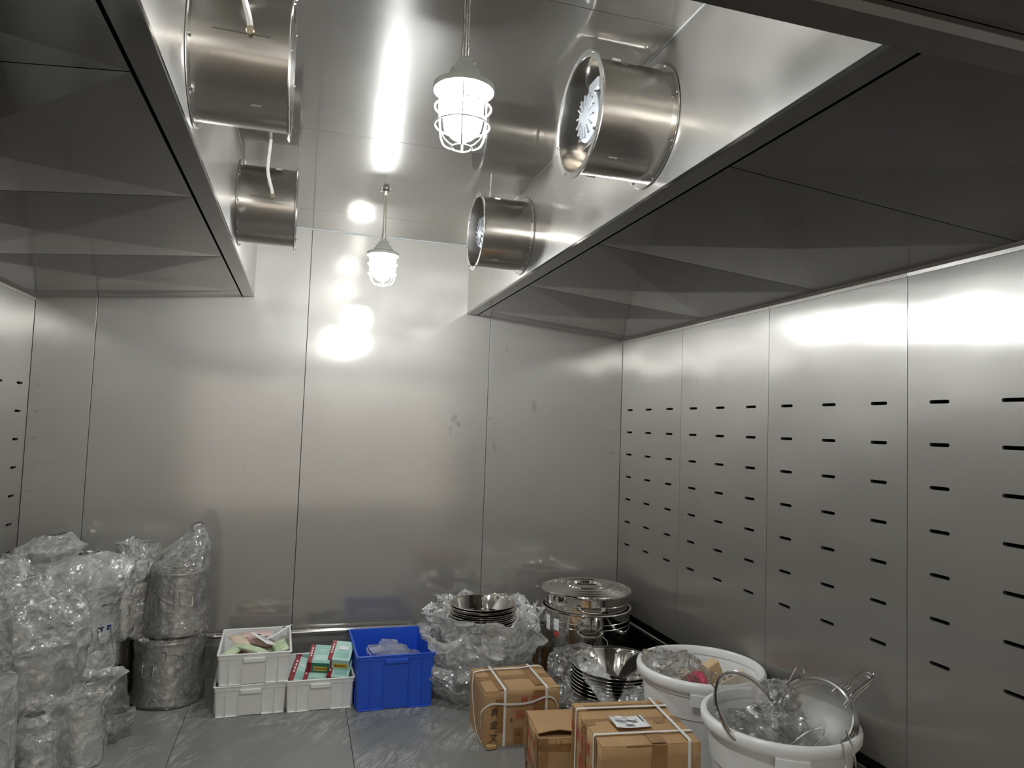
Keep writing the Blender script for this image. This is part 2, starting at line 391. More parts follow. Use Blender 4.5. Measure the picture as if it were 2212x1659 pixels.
# raised ceiling ---------------------------------------------------------
ce = MB().box(((XL+XR)/2, (YB+Y0)/2, ZC+.05), (XR-XL+.6, YB-Y0+.4, .05)).build('ceiling', 'dark_gap', None, 0)
tag(ce, 'raised stainless steel ceiling of the central bay', 'ceiling', kind='structure')
ys = [YF-.03, 1.885, 3.095, 4.300, YB]
for a, b in zip(ys, ys[1:]):
    MB().box((0, 0, 0), (XSR-XSL+.02, b-a-.0025, .02), .0012).build('panel', 'steel_ceiling', ce, 0, ((XSL+XSR)/2, (a+b)/2, ZC+.01))
MB().tube([(XSL, YB-.002, ZC-.002), ((XSL+XSR)/2, YB-.002, ZC-.003), (XSR, YB-.002, ZC-.002)], .006, 6).build('sealant_bead', 'sealant', ce)
MB().tube([(XSR-.001, YB, ZC-.002), (XSR-.001, YF, ZC-.002)], .003, 6).build('sealant_bead', 'sealant', ce)
MB().tube([(XSL+.001, YB, ZC-.002), (XSL+.001, YF, ZC-.002)], .003, 6).build('sealant_bead', 'sealant', ce)
# lowered side ceilings (sloping soffits of cross-creased sheets) -----------
ycuts = [YB, 4.53, 3.59, 2.65, 1.72, YF-.006]
def creased(xa, za, xb, zb, ya, yb, drop=.020, zb2=None):
    z2 = zb if zb2 is None else zb2
    g = .0022; P = [(xa, ya-g, za), (xb, ya-g, zb), (xb, yb+g, z2), (xa, yb+g, za)]
    c = ((xa+xb)/2, (ya+yb)/2, (za+(zb+z2)/2)/2-drop*min(1, abs(ya-yb)/.9)); Q = [(x, y, z+.02) for x, y, z in P]
    m = MB(); m.add(P+[c]+Q, [(0, 1, 4), (1, 2, 4), (2, 3, 4), (3, 0, 4), (0, 5, 6, 1), (1, 6, 7, 2), (2, 7, 8, 3), (3, 8, 5, 0), (5, 8, 7, 6)]); return m
def side_ceiling(nm, sgn, xe, xw, label):
    rt = thing(nm, label, 'ceiling', kind='structure')
    MB().box((xe+sgn*.6, (YB+YF)/2, ZS+.045), (1.0, YB-YF, .03)).build('backing', 'dark_gap', rt, 0)
    MB().box((xe+sgn*.0135, (YB+YF)/2, (ZS+.0145+ZC)/2), (.027, YB-YF, ZC-ZS-.0145), .0008).build('bulkhead_panel', 'steel_bulkhead', rt, 0)
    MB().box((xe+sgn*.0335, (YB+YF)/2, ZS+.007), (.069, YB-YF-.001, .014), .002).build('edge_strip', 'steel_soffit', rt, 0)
    xi = xe+sgn*.076
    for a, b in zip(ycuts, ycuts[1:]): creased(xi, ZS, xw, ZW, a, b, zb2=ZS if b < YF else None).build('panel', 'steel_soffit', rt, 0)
    MB().add([(xi-sgn*.01, YB, ZS+.02), (xw, YB, ZW+.035), (xw, 1.72, ZW+.035), (xw, YF, ZS+.03), (xi-sgn*.01, YF, ZS+.03)], [(0, 1, 2, 3, 4)]).build('backing', 'dark_gap', rt, 0)
    # angle trim under the soffit along the wall, in lengths that match the wall panels
    for k in range(4):
        y1, y2 = YB-PW*k, max(1.70, YB-PW*(k+1))
        m = MB(); pr = [(0, 0), (-sgn*.022, 0), (-sgn*.022, -.004), (-sgn*.006, -.012), (-sgn*.004, -.026), (0, -.026)]
        m.rings([[(xw+x, yy, ZW+.004+z) for x, z in pr] for yy in (y1-.0008, y2+.0008)], cap0=True, cap1=True); m.build('wall_angle', 'steel_side', rt, 20)
    return rt
side_ceiling('ceiling_right', 1, XSR, XR, 'lowered sloping steel ceiling on the right, creased sheets')
side_ceiling('ceiling_left', -1, XSL, XL, 'lowered sloping steel ceiling on the left, creased sheets')
cf = thing('ceiling_front', 'lowered steel ceiling across the near end of the room', 'ceiling', kind='structure')
MB().box(((XSL+XSR)/2, YF-.0135, (ZS+.021+ZC)/2), (XSR-XSL, .027, ZC-ZS-.021), .0008).build('bulkhead_panel', 'steel_bulkhead', cf, 0)
def prof_strip(ya, yb, dz, nm, mat, th=.02):
    P = [(XL-.01, ZS), (XSL-.076, ZS), (XSR+.076, ZS), (XR+.01, ZS)]
    m = MB(); m.rings([[(x, ya, z+dz) for x, z in P]+[(x, ya, z+dz+th) for x, z in reversed(P)], [(x, yb, z+dz) for x, z in P]+[(x, yb, z+dz+th) for x, z in reversed(P)]], cap0=True, cap1=True)
    m.build(nm, mat, cf, 0)
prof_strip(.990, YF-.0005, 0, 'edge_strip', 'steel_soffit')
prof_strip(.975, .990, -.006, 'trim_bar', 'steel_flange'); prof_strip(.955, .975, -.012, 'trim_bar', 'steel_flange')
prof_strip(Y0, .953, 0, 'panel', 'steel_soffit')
for xw, sg in ((XR, 1), (XL, -1)):
    MB().box((xw+sg*.012, (Y0+1.75)/2, 2.333), (.02, 1.75-Y0, .07)).build('head_panel', 'steel_side', cf, 0)
# bumper rails ------------------------------------------------------------
def rail(nm, pts, label, brk, off):
    rt = thing(nm, label, 'rail', kind='structure'); MB().tube(pts, .016, 14).build('tube', 'steel_rail', rt)
    for b in brk: MB().tube([b, tuple(Vector(b)+Vector(off))], .007, 8).build('bracket', 'steel_rail', rt)
rail('trim_1', [(XL+.02, YB-.05, .268), (XR-.01, YB-.05, .268)], 'polished steel bumper rail along the back wall', [(x, YB-.05, .268) for x in (-1.2, -.55, .1, .75, 1.4, 2.05)], (0, .05, 0))
rail('trim_2', [(XR+.02, YB-.03, .268), (XR+.02, Y0+.1, .268)], 'polished steel bumper rail low along the right wall', [(XR+.02, y, .268) for y in (4.4, 3.7, 3.0, 2.3, 1.6)], (.1, 0, 0))

# ================================================================== LAMPS
def make_lamp(label, loc, ztop):
    L = thing('caged_lamp', label, 'lamp', loc, group='caged pendant lamps')
    zt = ZC-loc[2]                                     # ceiling above the rim plane (local z = 0 at the rim)
    MB().lathe([(0, zt), (.032, zt), (.032, zt-.006), (.018, zt-.010), (.014, zt-.03), (0, zt-.03)], 24).build('ceiling_plate', 'steel_fan', L)
    MB().tube([(0, 0, zt-.02), (0, 0, ztop-.005)], .0095, 14).build('stem', 'steel_fan', L)
    MB().lathe([(.0095, ztop+.03), (.0125, ztop+.03), (.0125, ztop-.004), (.0095, ztop-.004)], 16).build('stem_collar', 'steel_rail', L)
    h = ztop
    MB().lathe([(0, h), (.018, h), (.018, h-.012), (.028, h-.018), (.031, h-.03), (.040, h-.034), (.043, h-.05), (.055, h-.066), (.075, .012), (.0845, .006), (.0855, -.004), (.083, -.009), (.080, -.009), (.079, -.004), (.055, .006), (.05, .03), (0, .03)], 40).build('housing', 'lamp_enamel', L)
    MB().lathe([(.0795, -.0095), (.079, -.006), (.056, .004), (.05, .026), (0, .026)], 40).build('reflector', 'lamp_reflector', L)
    MB().tube([(.02, 0, h-.008), (.031, 0, h-.008)], .003, 8).build('set_screw', 'brass', L)
    MB().lathe([(.058, .004), (.0585, -.03), (.057, -.085), (.051, -.115), (.038, -.135), (.018, -.146), (0, -.149)], 36).build('globe', 'lamp_glass', L)
    MB().lathe([(0, .02), (.017, .02), (.019, -.012), (.028, -.030), (0, -.030)], 24).build('bulb_socket', 'lamp_reflector', L)
    MB().lathe([(0, -.030), (.030, -.030), (.040, -.040), (.043, -.055), (.043, -.105), (.036, -.122), (.02, -.131), (0, -.133)], 28).build('bulb', 'bulb_glow', L)
    for k in range(6):
        a = 2*PI*k/6+.3; prof = catmull([(.0745, .0, -.006), (.0745, 0, -.06), (.0715, 0, -.115), (.060, 0, -.148), (.040, 0, -.163), (.026, 0, -.166)], 5)
        MB().tube(prof, .0026, 6, M=R2(a, 'Z')).build('cage_wire', 'cage_white', L)
    for rr, zz in ((.0775, -.055), (.0755, -.105), (.028, -.167)):
        MB().tube([(rr*math.cos(2*PI*j/40), rr*math.sin(2*PI*j/40), zz) for j in range(40)], .0026, 6, closed=True).build('cage_ring', 'cage_white', L)
    return L
make_lamp('large caged pendant lamp hanging nearest the viewer', (.381, 1.865, 2.524), .085)
make_lamp('smaller-looking caged pendant lamp hanging near the back wall', (.369, 3.772, 2.492), .080)

# ================================================================== DUCT FANS
def make_fan(label):
    Fn = thing('duct_fan', label, 'duct fan', group='duct fans on the bulkheads'); A = R2(PI/2, 'Y')   # local z of a lathe -> +x
    rb, Lx = .178, .252
    MB().lathe([(rb, 0), (rb, Lx), (rb-.0025, Lx), (rb-.0025, 0)], 64, M=A, close=True).build('housing', 'steel_fan', Fn)
    for nm, x in (('wall_flange', .004), ('front_flange', Lx)):
        MB().lathe([(rb, x-.003), (.197, x-.003), (.199, x), (.197, x+.003), (rb-.001, x+.003), (rb-.001, x-.003)], 64, M=A).build(nm, 'steel_flange', Fn)
        for k in range(8):
            a = 2*PI*k/8+.2; MB().lathe([(0, .004), (.004, .004), (.005, -.001), (0, -.001)], 8, M=T(x+.003, .188*math.cos(a), .188*math.sin(a)) @ A).build('bolt', 'steel_rail', Fn)
    # motor with fins, end cover and terminal box, facing out of the duct
    mo = MB().lathe([(0, .07), (.066, .07), (.066, .205), (0, .205)], 32, M=A).build('motor', 'cast_aluminium', Fn)
    for k in range(18):
        a = 2*PI*k/18; MB().box((.140, 0, .072), (.105, .005, .020), M=R2(a, 'X')).build('fin', 'cast_aluminium', mo, 0)
    MB().lathe([(0, .236), (.024, .236), (.030, .232), (.068, .228), (.079, .220), (.082, .200), (.062, .196), (0, .196)], 36, M=A).build('end_cover', 'cast_aluminium', mo)
    for k in range(14):
        a = 2*PI*k/14; MB().box((.233, 0, .052), (.006, .005, .034), M=R2(a, 'X')).build('cover_rib', 'cast_aluminium', mo, 0)
    for k in range(4):
        a = 2*PI*k/4+.78; MB().lathe([(0, .006), (.005, .006), (.006, 0), (0, 0)], 8, M=R2(a, 'X') @ T(.221, 0, .083) @ A).build('cover_bolt', 'steel_rail', mo)
    MB().box((.165, 0, .105), (.085, .075, .045), .006).build('terminal_box', 'cast_aluminium', mo, 0)
    for sy in (-1, 1):
        MB().box((.17, sy*.045, -.125), (.03, .004, .105), .001, M=R2(sy*.25, 'X')).build('bracket', 'steel_flange', Fn, 0)
        MB().box((.17, sy*.060, .125), (.03, .004, .10), .001, M=R2(-sy*.22, 'X')).build('bracket', 'steel_flange', Fn, 0)
    MB().box((.15, 0, -.088), (.13, .12, .006), .001).build('motor_plate', 'steel_flange', Fn, 0)
    # impeller deep in the duct
    im = MB().lathe([(0, .062), (.035, .062), (.04, .03), (0, .03)], 24, M=A).build('impeller', 'cast_aluminium', Fn)
    for k in range(7):
        m = MB(); R = []
        for q in range(5):
            rr = .035+.132*q/4; tw = .7-.35*q/4; wv = .05+.012*q
            R.append([(.045+wv*math.sin(tw)*e, wv*math.cos(tw)*e, rr) for e in (-.5, 0, .5)])
        m.rings(R, loop=False, M=R2(2*PI*k/7, 'X')); m.build('blade', 'steel_fan', im)
    MB().lathe([(0, .012), (.150, .012), (.150, .008), (0, .008)], 32, M=A).build('duct_dark', 'dark_gap', Fn)
    # weld bead along the shell, cable with gland entering from the side
    a = math.radians(-96); MB().tube([(.06+.14*q/8, -(rb+.0003)*math.cos(.05), -(rb)*math.sin(.05)) for q in range(9)], .0022, 6, flat=.6).build('weld_bead', 'steel_fan', Fn)
    MB().lathe([(0, 0), (.009, 0), (.0105, .004), (.0105, .012), (.008, .014), (.008, .02), (0, .02)], 12, M=T(.152, -rb, .0) @ R2(PI/2+.5, 'X')).build('cable_gland', 'brass', Fn)
    MB().tube(catmull([(.152, -rb-.008, .006), (.147, -.190, .03), (.133, -.205, .075), (.127, -.202, .12), (.129, -.196, .18), (.133, -.194, .249)], 6), .0075, 10).build('power_cable', 'cable_sleeve', Fn)
    return Fn
f1 = make_fan('steel duct fan on the left bulkhead near the back wall'); f1.location = (XSL, 3.475, 2.593)
f2 = dup(f1); f2.location = (XSL, 2.07, 2.595); f2['label'] = 'large steel duct fan on the left bulkhead, cut by the top edge'
f3 = dup(f1); f3.location = (XSR, 2.07, 2.603); f3.rotation_euler = (0, 0, PI); f3['label'] = 'large open duct fan with visible motor beside the near lamp'
f4 = dup(f1); f4.location = (XSR, 3.475, 2.588); f4.rotation_euler = (0, 0, PI); f4['label'] = 'smaller-looking open duct fan on the right bulkhead near the back wall'
# ================================================================== CRATES
def make_crate(label, loc, rz, w, d, h, mat, group=None):
    C = thing('storage_crate', label, 'crate', loc, rz, group)
    tp = .012; ww, dd = w-tp, d-tp
    def rg(k, z, r=.012): return rrect(ww*(1-k*2/ww)+tp*(z/h), dd*(1-k*2/dd)+tp*(z/h), r, z)
    MB().rings([rg(.004, .001), rg(0, .004), rg(0, h-.030), rg(-.004, h-.028), rg(-.004, h-.008), rg(.003, h-.008), rg(.004, .006), rg(.01, .0045)], cap0=True, cap1=True).build('body', mat, C, 30)
    MB().rings([rg(-.006, h-.009), rg(-.009, h-.006), rg(-.009, h-.002), rg(-.007, h), rg(.001, h), rg(.003, h-.002), rg(.003, h-.009)], close=True).build('rim', mat, C, 30)
    for sy in (-1, 1):
        yy = sy*(dd/2+.003)
        for fx in (-.34, -.165, .165, .34):
            MB().box((fx*w, yy+sy*tp*.25, (h-.03)/2+.001), (.0035, .010, h-.032), .001).build('rib', mat, C, 0)
        for a, b in ((-.475, -.165), (.165, .475)):
            MB().box(((a+b)/2*w, yy, .004), ((b-a)*w, .010, .006), .0015).build('foot_edge', mat, C, 0)
        MB().box((0, yy+sy*(tp*.5+.004), h-.034), (.30*w, .014, .024), .003).build('handle', mat, C, 0)
    for sx in (-1, 1):
        for fy in (-.36, -.18, 0, .18, .36):
            MB().box((sx*(ww/2+.002+tp*.25), fy*d, (h-.03)/2), (.008, .0035, h-.032), .001).build('rib', mat, C, 0)
    return C
CW = 'white crates against the back wall'
make_crate('white translucent crate on the floor, under the other white crate', (-.200, 4.355, 0), .045, .362, .475, .166, 'crate_white', CW)
make_crate('white crate on top of the stack, full of loose packets', (-.186, 4.352, .166), .03, .366, .48, .166, 'crate_white', CW)
make_crate('white crate full of teal and red tea boxes', (.168, 4.345, 0), .02, .358, .46, .172, 'crate_white', CW)
blue = make_crate('tall blue plastic crate holding clear plastic containers', (.573, 4.32, 0), .02, .43, .53, .300, 'crate_blue')

# ---- packets in the top white crate
def pouch(label, mat, c, w, d, th, rot, name='snack_packet', marks=0):
    c = (c[0], c[1], c[2]+(.022 if c[2] > .27 else .012))
    """A filled sachet: pillow with flat sealed ends."""
    n, m = 8, 10; top = []; bot = []
    for i in range(n+1):
        for j in range(m+1):
            u, v = i/n*2-1, j/m*2-1; k = max(0, (1-u**4))*max(0, (1-v**6))**.8
            z = th/2*k*(1+.25*noise.noise(Vector((u*2+c[0]*50, v*2, c[1]*40)))); top.append((u*w/2, v*d/2, z+.0004)); bot.append((u*w/2, v*d/2, -z-.0004))
    idx = lambda i, j: i*(m+1)+j
    fs = [(idx(i, j), idx(i+1, j), idx(i+1, j+1), idx(i, j+1)) for i in range(n) for j in range(m)]; o = len(top)
    fs2 = [tuple(o+k for k in reversed(f)) for f in fs]
    per = [idx(i, 0) for i in range(n)]+[idx(n, j) for j in range(m)]+[idx(i, m) for i in range(n, 0, -1)]+[idx(0, j) for j in range(m, 0, -1)]
    side = [(per[k], o+per[k], o+per[(k+1) % len(per)], per[(k+1) % len(per)]) for k in range(len(per))]
    R = thing(name, label, 'packet', c, group='packets in the white crate'); R.rotation_euler = rot
    MB().add(top+bot, fs+fs2+side).build('pouch', mat, R, 60)
    if marks:                                            # barcode and lines of small print on the back
        zt = th/2+.0016
        for k in range(9): MB().box((-w*.18+k*w*.045, d*.26, zt), (w*.018+.0012*(k % 3), d*.10, .0006)).build('barcode_bar', 'print_black', R, 0)
        for k in range(7): MB().box((0, d*.10-k*d*.055, zt), (w*.62, d*.010, .0006)).build('print_line', 'print_grey', R, 0)
    return R
pouch('long white packet with a barcode lying across the crate', 'paper_white', (-.150, 4.33, .322), .062, .20, .008, (.10, .30, .55), marks=1)
pouch('white packet with a barcode leaning on the right of the crate', 'paper_white', (-.068, 4.40, .335), .058, .18, .008, (.2, -.30, -.75), marks=1)
pouch('pale green pouch in the middle of the packet crate', 'pouch_green', (-.20, 4.235, .296), .075, .17, .026, (.15, .1, 1.1))
pouch('small green pouch at the front left of the packet crate', 'pouch_green', (-.305, 4.215, .288), .06, .12, .03, (.2, .25, -.5))
pouch('beige pouch with a pink corner at the back left of the crate', 'pouch_beige', (-.275, 4.36, .303), .09, .15, .03, (.2, .1, .5))
pouch('pink wrapped packet along the back of the packet crate', 'pouch_pink', (-.19, 4.485, .300), .20, .07, .03, (.1, 0, .05))
pouch('green striped pouch at the right end of the packet crate', 'pouch_green', (-.055, 4.28, .288), .08, .15, .028, (.1, -.35, .2))
pouch('pink packet deep between the other packets', 'pouch_pink', (-.17, 4.40, .284), .09, .20, .03, (0, 0, .9))
pouch('beige packet at the bottom of the packet crate', 'pouch_beige', (-.26, 4.28, .255), .12, .20, .04, (0, 0, .2))
pouch('green packet lying at the bottom of the packet crate', 'pouch_green', (-.11, 4.27, .255), .12, .20, .04, (0, 0, -.2))
pouch('pink packet lying at the bottom back of the packet crate', 'pouch_pink', (-.15, 4.45, .250), .2, .13, .04, (0, 0, 0))
J = thing('brown_jar', 'small round brown jar between the packets', 'jar', (-.285, 4.295, .285)); J.rotation_euler = (.5, .2, 0)
MB().lathe([(0, 0), (.020, 0), (.024, .006), (.024, .034), (.019, .040), (0, .040)], 20).build('body', 'jar_brown', J); MB().lathe([(0, .052), (.019, .052), (.0195, .040), (0, .040)], 20).build('lid', 'brass', J)

# ---- tea boxes
def tea_box(label, c, rot, w=.115, d=.075, h=.155, main='tea_teal', face='tea_green'):
    """Upright carton: wide face to -y, dark red side band to -x, yellow label on the lower end."""
    B = thing('tea_box', label, 'box', c, group='tea boxes in the white crate'); B.rotation_euler = rot
    MB().box((0, 0, 0), (w, d, h), .0015).build('carton', main, B, 0)
    MB().box((-w/2+.012, 0, 0), (.0255, d+.001, h+.001), .0008).build('red_band', 'tea_red', B, 0)
    MB().box((.012, 0, -h/2-.0002), (w-.026, d-.004, .001)).build('end_panel', face, B, 0)
    MB().box((.012, 0, -h/2-.0010), (w*.60, d*.36, .001)).build('yellow_label', 'tea_yellow', B, 0)
    for k in range(6): MB().box((.012-w*.23+k*w*.092, 0, -h/2-.0017), (w*.05, d*.15+.002*(k % 2), .0006)).build('print_mark', 'print_black', B, 0)
    MB().box((.010, -d/2-.0004, -h*.22), (w*.62, .0008, h*.30)).build('front_panel', 'tea_teal' if face == 'tea_pale' else 'tea_pale', B, 0)
    for k in range(4): MB().box((-w/2+.012, -d/2-.0008, .045-k*.022), (.008, .0008, .013)).build('print_mark', 'paper_white', B, 0)
    MB().box((.008, -d/2-.0006, .030), (.028, .0008, .009)).build('print_mark', 'paper_white', B, 0)
    MB().box((.012, 0, h/2+.0004), (w*.5, d*.45, .0008)).build('top_panel', face, B, 0)
    return B
tea_box('big teal tea box tilted back in the middle of the crate', (.172, 4.300, .218), (-1.25, .06, -.16), .125, .075, .165)
tea_box('green-fronted tea box under the big tilted one', (.150, 4.250, .138), (-1.25, .06, -.16), .125, .07, .155, 'tea_teal', 'tea_green')
tea_box('pale teal tea box at the right with a white note on it', (.288, 4.310, .228), (-1.22, .08, -.20), .125, .075, .17, 'tea_pale', 'tea_pale')
tea_box('pale tea box lying below the right-hand one', (.280, 4.255, .148), (-1.22, .08, -.20), .12, .07, .15, 'tea_pale', 'tea_pale')
tea_box('narrow red-edged tea box leaning at the left of the crate', (.052, 4.275, .160), (-.95, .35, -.05), .078, .06, .165, 'tea_pale', 'tea_pale')
tea_box('teal tea box standing behind the left-hand one', (.085, 4.420, .135), (-.3, .1, .2), .09, .06, .15)
tea_box('dark green tea box lying flat at the back of the crate', (.22, 4.47, .055), (0, 0, .1), .2, .12, .08, 'tea_green', 'tea_green')
tea_box('dark green tea box lying flat at the bottom of the crate', (.17, 4.24, .045), (0, 0, 0), .28, .16, .07, 'tea_green', 'tea_green')
nt = MB().box((0, 0, 0), (.052, .0012, .032)).build('paper_note', 'paper_white', None, 0); nt.location = (.302, 4.310, .272); nt.rotation_euler = (-1.22, .08, -.20)
tag(nt, 'white paper note stuck on the right-hand tea box', 'note')

# ---- clear plastic lids in the blue crate
lid_m = MB()
lid_m.rings([rrect(.118, .085, .02, 0), rrect(.118, .085, .02, .004), rrect(.108, .075, .016, .005), rrect(.100, .067, .014, .022), rrect(.080, .047, .010, .023), rrect(.078, .045, .010, .0205)], cap1=True)
lid_me = lid_m.mesh('clear_container', 25)
lids = [((.46, 4.20, .19), (.5, .1, .2)), ((.50, 4.30, .225), (.35, -.1, .3)), ((.57, 4.36, .235), (.3, .1, -.1)), ((.545, 4.24, .21), (.55, 0, .1)), ((.62, 4.22, .205), (.5, .1, .15)), ((.60, 4.30, .225), (.45, .1, 0)),
        ((.56, 4.17, .185), (.6, .05, .05)), ((.665, 4.29, .20), (.4, .5, .2)), ((.64, 4.15, .17), (.5, -.1, -.2)), ((.48, 4.13, .165), (.6, .2, .3)), ((.50, 4.39, .20), (.2, 0, 0)), ((.64, 4.40, .19), (.2, .1, .2)),
        ((.47, 4.25, .12), (.1, .1, .2)), ((.58, 4.25, .12), (.1, 0, .1)), ((.67, 4.25, .12), (0, .1, .3)), ((.5, 4.38, .12), (0, 0, .2)), ((.63, 4.38, .12), (0, 0, .4)), ((.55, 4.15, .10), (0, 0, .1))]
for k, (c, ro) in enumerate(lids):
    o = mk('clear_container', lid_me, 'clear_plastic', None, (c[0], c[1], c[2]+.022)); o.rotation_euler = ro; tag(o, 'clear plastic food container heaped in the blue crate', 'container', 'clear containers in the blue crate')
for k in range(2):
    o = mk('clear_cup', bpy.data.meshes.get('clear_cup') or MB().lathe([(.024, 0), (.034, .07), (.036, .072), (.034, .074), (.0325, .07), (.0225, .002), (0, .002)], 24).mesh('clear_cup'), 'clear_plastic', None, (.70+.022*k, 4.26-.11*k, .175)); o.rotation_euler = (.35, .15, 0)
    tag(o, ['clear plastic cup at the back right of the blue crate', 'clear plastic cup at the front right of the blue crate'][k], 'cup')

# ================================================================== FILM BAGS
def film_mesh(prof, n=120, m=9, amp=.012, seed=0, zf=None, fold=7, fa=.10, lean=(0, 0), freq=7, ragged=0):
    P = catmull([(r, 0, z) for r, z in prof], m); zt = max(p.z for p in P); zf = zf if zf is not None else zt
    R = []
    for i, p in enumerate(P):
        t = max(0, min(1, (p.z-zf)/max(1e-4, zt-zf))) if zt > zf else 0; s_ = t*t*(3-2*t); ring = []
        for j in range(n):
            a = 2*PI*j/n; rr = p.x*(1+fa*(.25+t)*math.sin(fold*a+seed+2*math.sin(2*a+seed)+i*.05)+.5*fa*(.2+t)*math.sin((fold*2+1)*a+1.7*seed))
            q = Vector((rr*math.cos(a), rr*math.sin(a), p.z)); s3 = Vector((seed*3.1, seed*1.7, seed))
            nv = noise.noise_vector(q*freq+s3); n2 = noise.noise_vector(q*freq*2.6+s3)
            vd = noise.voronoi(q*freq*1.3+s3)[0]; rd = 1.2-2.4*min(.5, vd[1]-vd[0]); v2 = noise.voronoi(q*freq*3.1+s3)[0]; rd += .45-.9*min(.5, v2[1]-v2[0]); k = amp*(.6+1.6*t)
            q = q+nv*k+n2*k*.3+Vector((math.cos(a), math.sin(a), .4*t))*rd*k*.75
            if ragged and i > len(P)-m-1: q.z += ragged*noise.noise(Vector((a*2.3, seed, 0)))
            q.x += lean[0]*s_; q.y += lean[1]*s_; q.z = max(q.z, .002); ring.append(tuple(q))
        R.append(ring)
    mb = MB(); mb.rings(R); return mb.mesh('film_bag', 28)
def film_bag(label, loc, prof, mat='film_bag', name='plastic_bag', **kw):
    o = mk(name, film_mesh(prof, **kw), mat, None, loc); return tag(o, label, 'plastic bag')

# ================================================================== BARRELS
def make_barrel(label, loc, rz, r, h, lid=True, latch=(0,)):
    B = thing('steel_barrel', label, 'barrel', loc, rz, 'steel barrels wrapped in plastic'); n = 48
    hb = h-.035 if lid else h
    MB().lathe([(0, .004), (r-.01, .002), (r, .008), (r, hb-.012), (r+.004, hb-.010), (r+.005, hb-.004), (r+.002, hb), (r-.004, hb), (r-.006, hb-.01), (r-.006, .012), (0, .012)], n).build('body', 'steel_barrel', B)
    for z in (.05, hb-.05): MB().lathe([(r-.001, z-.004), (r+.0025, z), (r-.001, z+.004)], n).build('bead', 'steel_barrel', B)
    if lid:
        MB().lathe([(r-.008, hb+.001), (r+.007, hb+.001), (r+.009, hb+.007), (r+.007, hb+.013), (r-.01, hb+.018), (r-.02, hb+.030), (r*.6, hb+.034), (r*.55, hb+.030), (0, hb+.030)], n).build('lid', 'steel_polished', B)
    for a in (-PI/2, PI/2):
        M_ = R2(a, 'Z'); x = r
        hd = MB().tube(catmull([(x+.004, -.030, h*.62), (x+.014, -.032, h*.62), (x+.020, -.032, h*.50), (x+.020, -.022, h*.46), (x+.020, .022, h*.46), (x+.020, .032, h*.50), (x+.014, .032, h*.62), (x+.004, .030, h*.62)], 4), .0036, 8, M=M_).build('handle', 'steel_wire', B)
        MB().box((x+.004, 0, h*.635), (.008, .075, .030), .002, M=M_).build('handle_plate', 'steel_polished', hd, 0)
    for a in latch:
        M_ = R2(a, 'Z'); la = MB().box((r+.006, 0, hb-.055), (.008, .022, .045), .002, M=M_).build('latch', 'steel_polished', B, 0)
        MB().tube([(r+.012, -.008, hb-.055), (r+.013, -.008, hb+.006), (r+.013, .008, hb+.006), (r+.012, .008, hb-.055)], .002, 6, M=M_).build('latch_wire', 'steel_wire', la)
    return B
def bprof(r, h, top, neck=.05, flare=.07, base=0):
    return [(r*.72, base+.004), (r*1.06, base+.012), (r*1.10, base+.09), (r*1.09, base+h*.55), (r*1.10, base+h*.92), (r*1.06, base+h+.02), (r*.72, base+h+(top-h)*.35), (neck*1.4, base+h+(top-h)*.62), (neck, base+h+(top-h)*.78), (flare, base+top)]
WB = 'bag'
# right-hand stack
make_barrel('steel barrel on the floor at the right of the wrapped group, with latch and handle', (-.650, 4.46, 0), -.45, .168, .372, True, (-1.15,))
film_bag('clear film wrapped round the lowest right-hand barrel', (-.650, 4.46, 0), [(.15, .004), (.188, .010), (.184, .08), (.180, .24), (.186, .33), (.180, .372)], 'film_clear', amp=.008, seed=2.2, fold=9, fa=.03)
make_barrel('smaller steel barrel stacked on top at the right of the wrapped group', (-.612, 4.435, .374), .35, .134, .372, True, ())
film_bag('tall peaked plastic bag over the upper right-hand barrel', (-.620, 4.435, .374), [(.155, .006), (.165, .03), (.158, .15), (.150, .30), (.148, .37), (.115, .43), (.075, .49), (.035, .545), (.008, .59)], 'film_clear', amp=.012, seed=5.1, zf=.35, fold=6, fa=.09, lean=(.085, 0))
# second stack
make_barrel('lower steel barrel behind the right-hand stack', (-.985, 4.555, 0), .2, .150, .34, False, ())
make_barrel('upper steel barrel with an open top behind the right-hand stack', (-.920, 4.535, .342), .2, .150, .335, False, (-.6,))
film_bag('plastic bag with two twisted ears over the open-topped barrel', (-.92, 4.535, .342), [(.14, .006), (.165, .02), (.17, .15), (.162, .29), (.158, .345), (.11, .40), (.05, .44), (.035, .48), (.06, .52)], 'film_bag', amp=.014, seed=8.7, zf=.33, fold=5, fa=.16, lean=(.03, -.02))
film_bag('thin bag end twisted up beside the tall peaked bag', (-.835, 4.42, .69), [(.05, .0), (.045, .04), (.028, .08), (.022, .11), (.04, .15), (.02, .185)], 'film_clear', amp=.012, seed=3.3, zf=.0, fold=4, fa=.25, lean=(.045, 0), n=60)
# third stack
make_barrel('steel barrel on the floor in the middle of the wrapped group, handle showing', (-1.035, 4.125, 0), -.65, .158, .262, False, ())
make_barrel('upper steel barrel in the middle of the wrapped group', (-1.030, 4.145, .264), .9, .162, .395, True, ())
film_bag('wide milky plastic bag draped over the middle stack', (-1.055, 4.145, .262), [(.15, .02), (.185, .03), (.19, .12), (.182, .3), (.19, .38), (.20, .44), (.185, .51), (.13, .565), (.06, .59), (.02, .60)], 'film_milky', amp=.016, seed=1.1, zf=.34, fold=5, fa=.08, lean=(.03, 0))
film_bag('loose film hanging round the lower middle barrel', (-1.0, 4.13, 0), [(.17, .004), (.20, .01), (.205, .09), (.19, .18), (.185, .26)], 'film_clear', amp=.018, seed=6.4, fold=6, fa=.07)
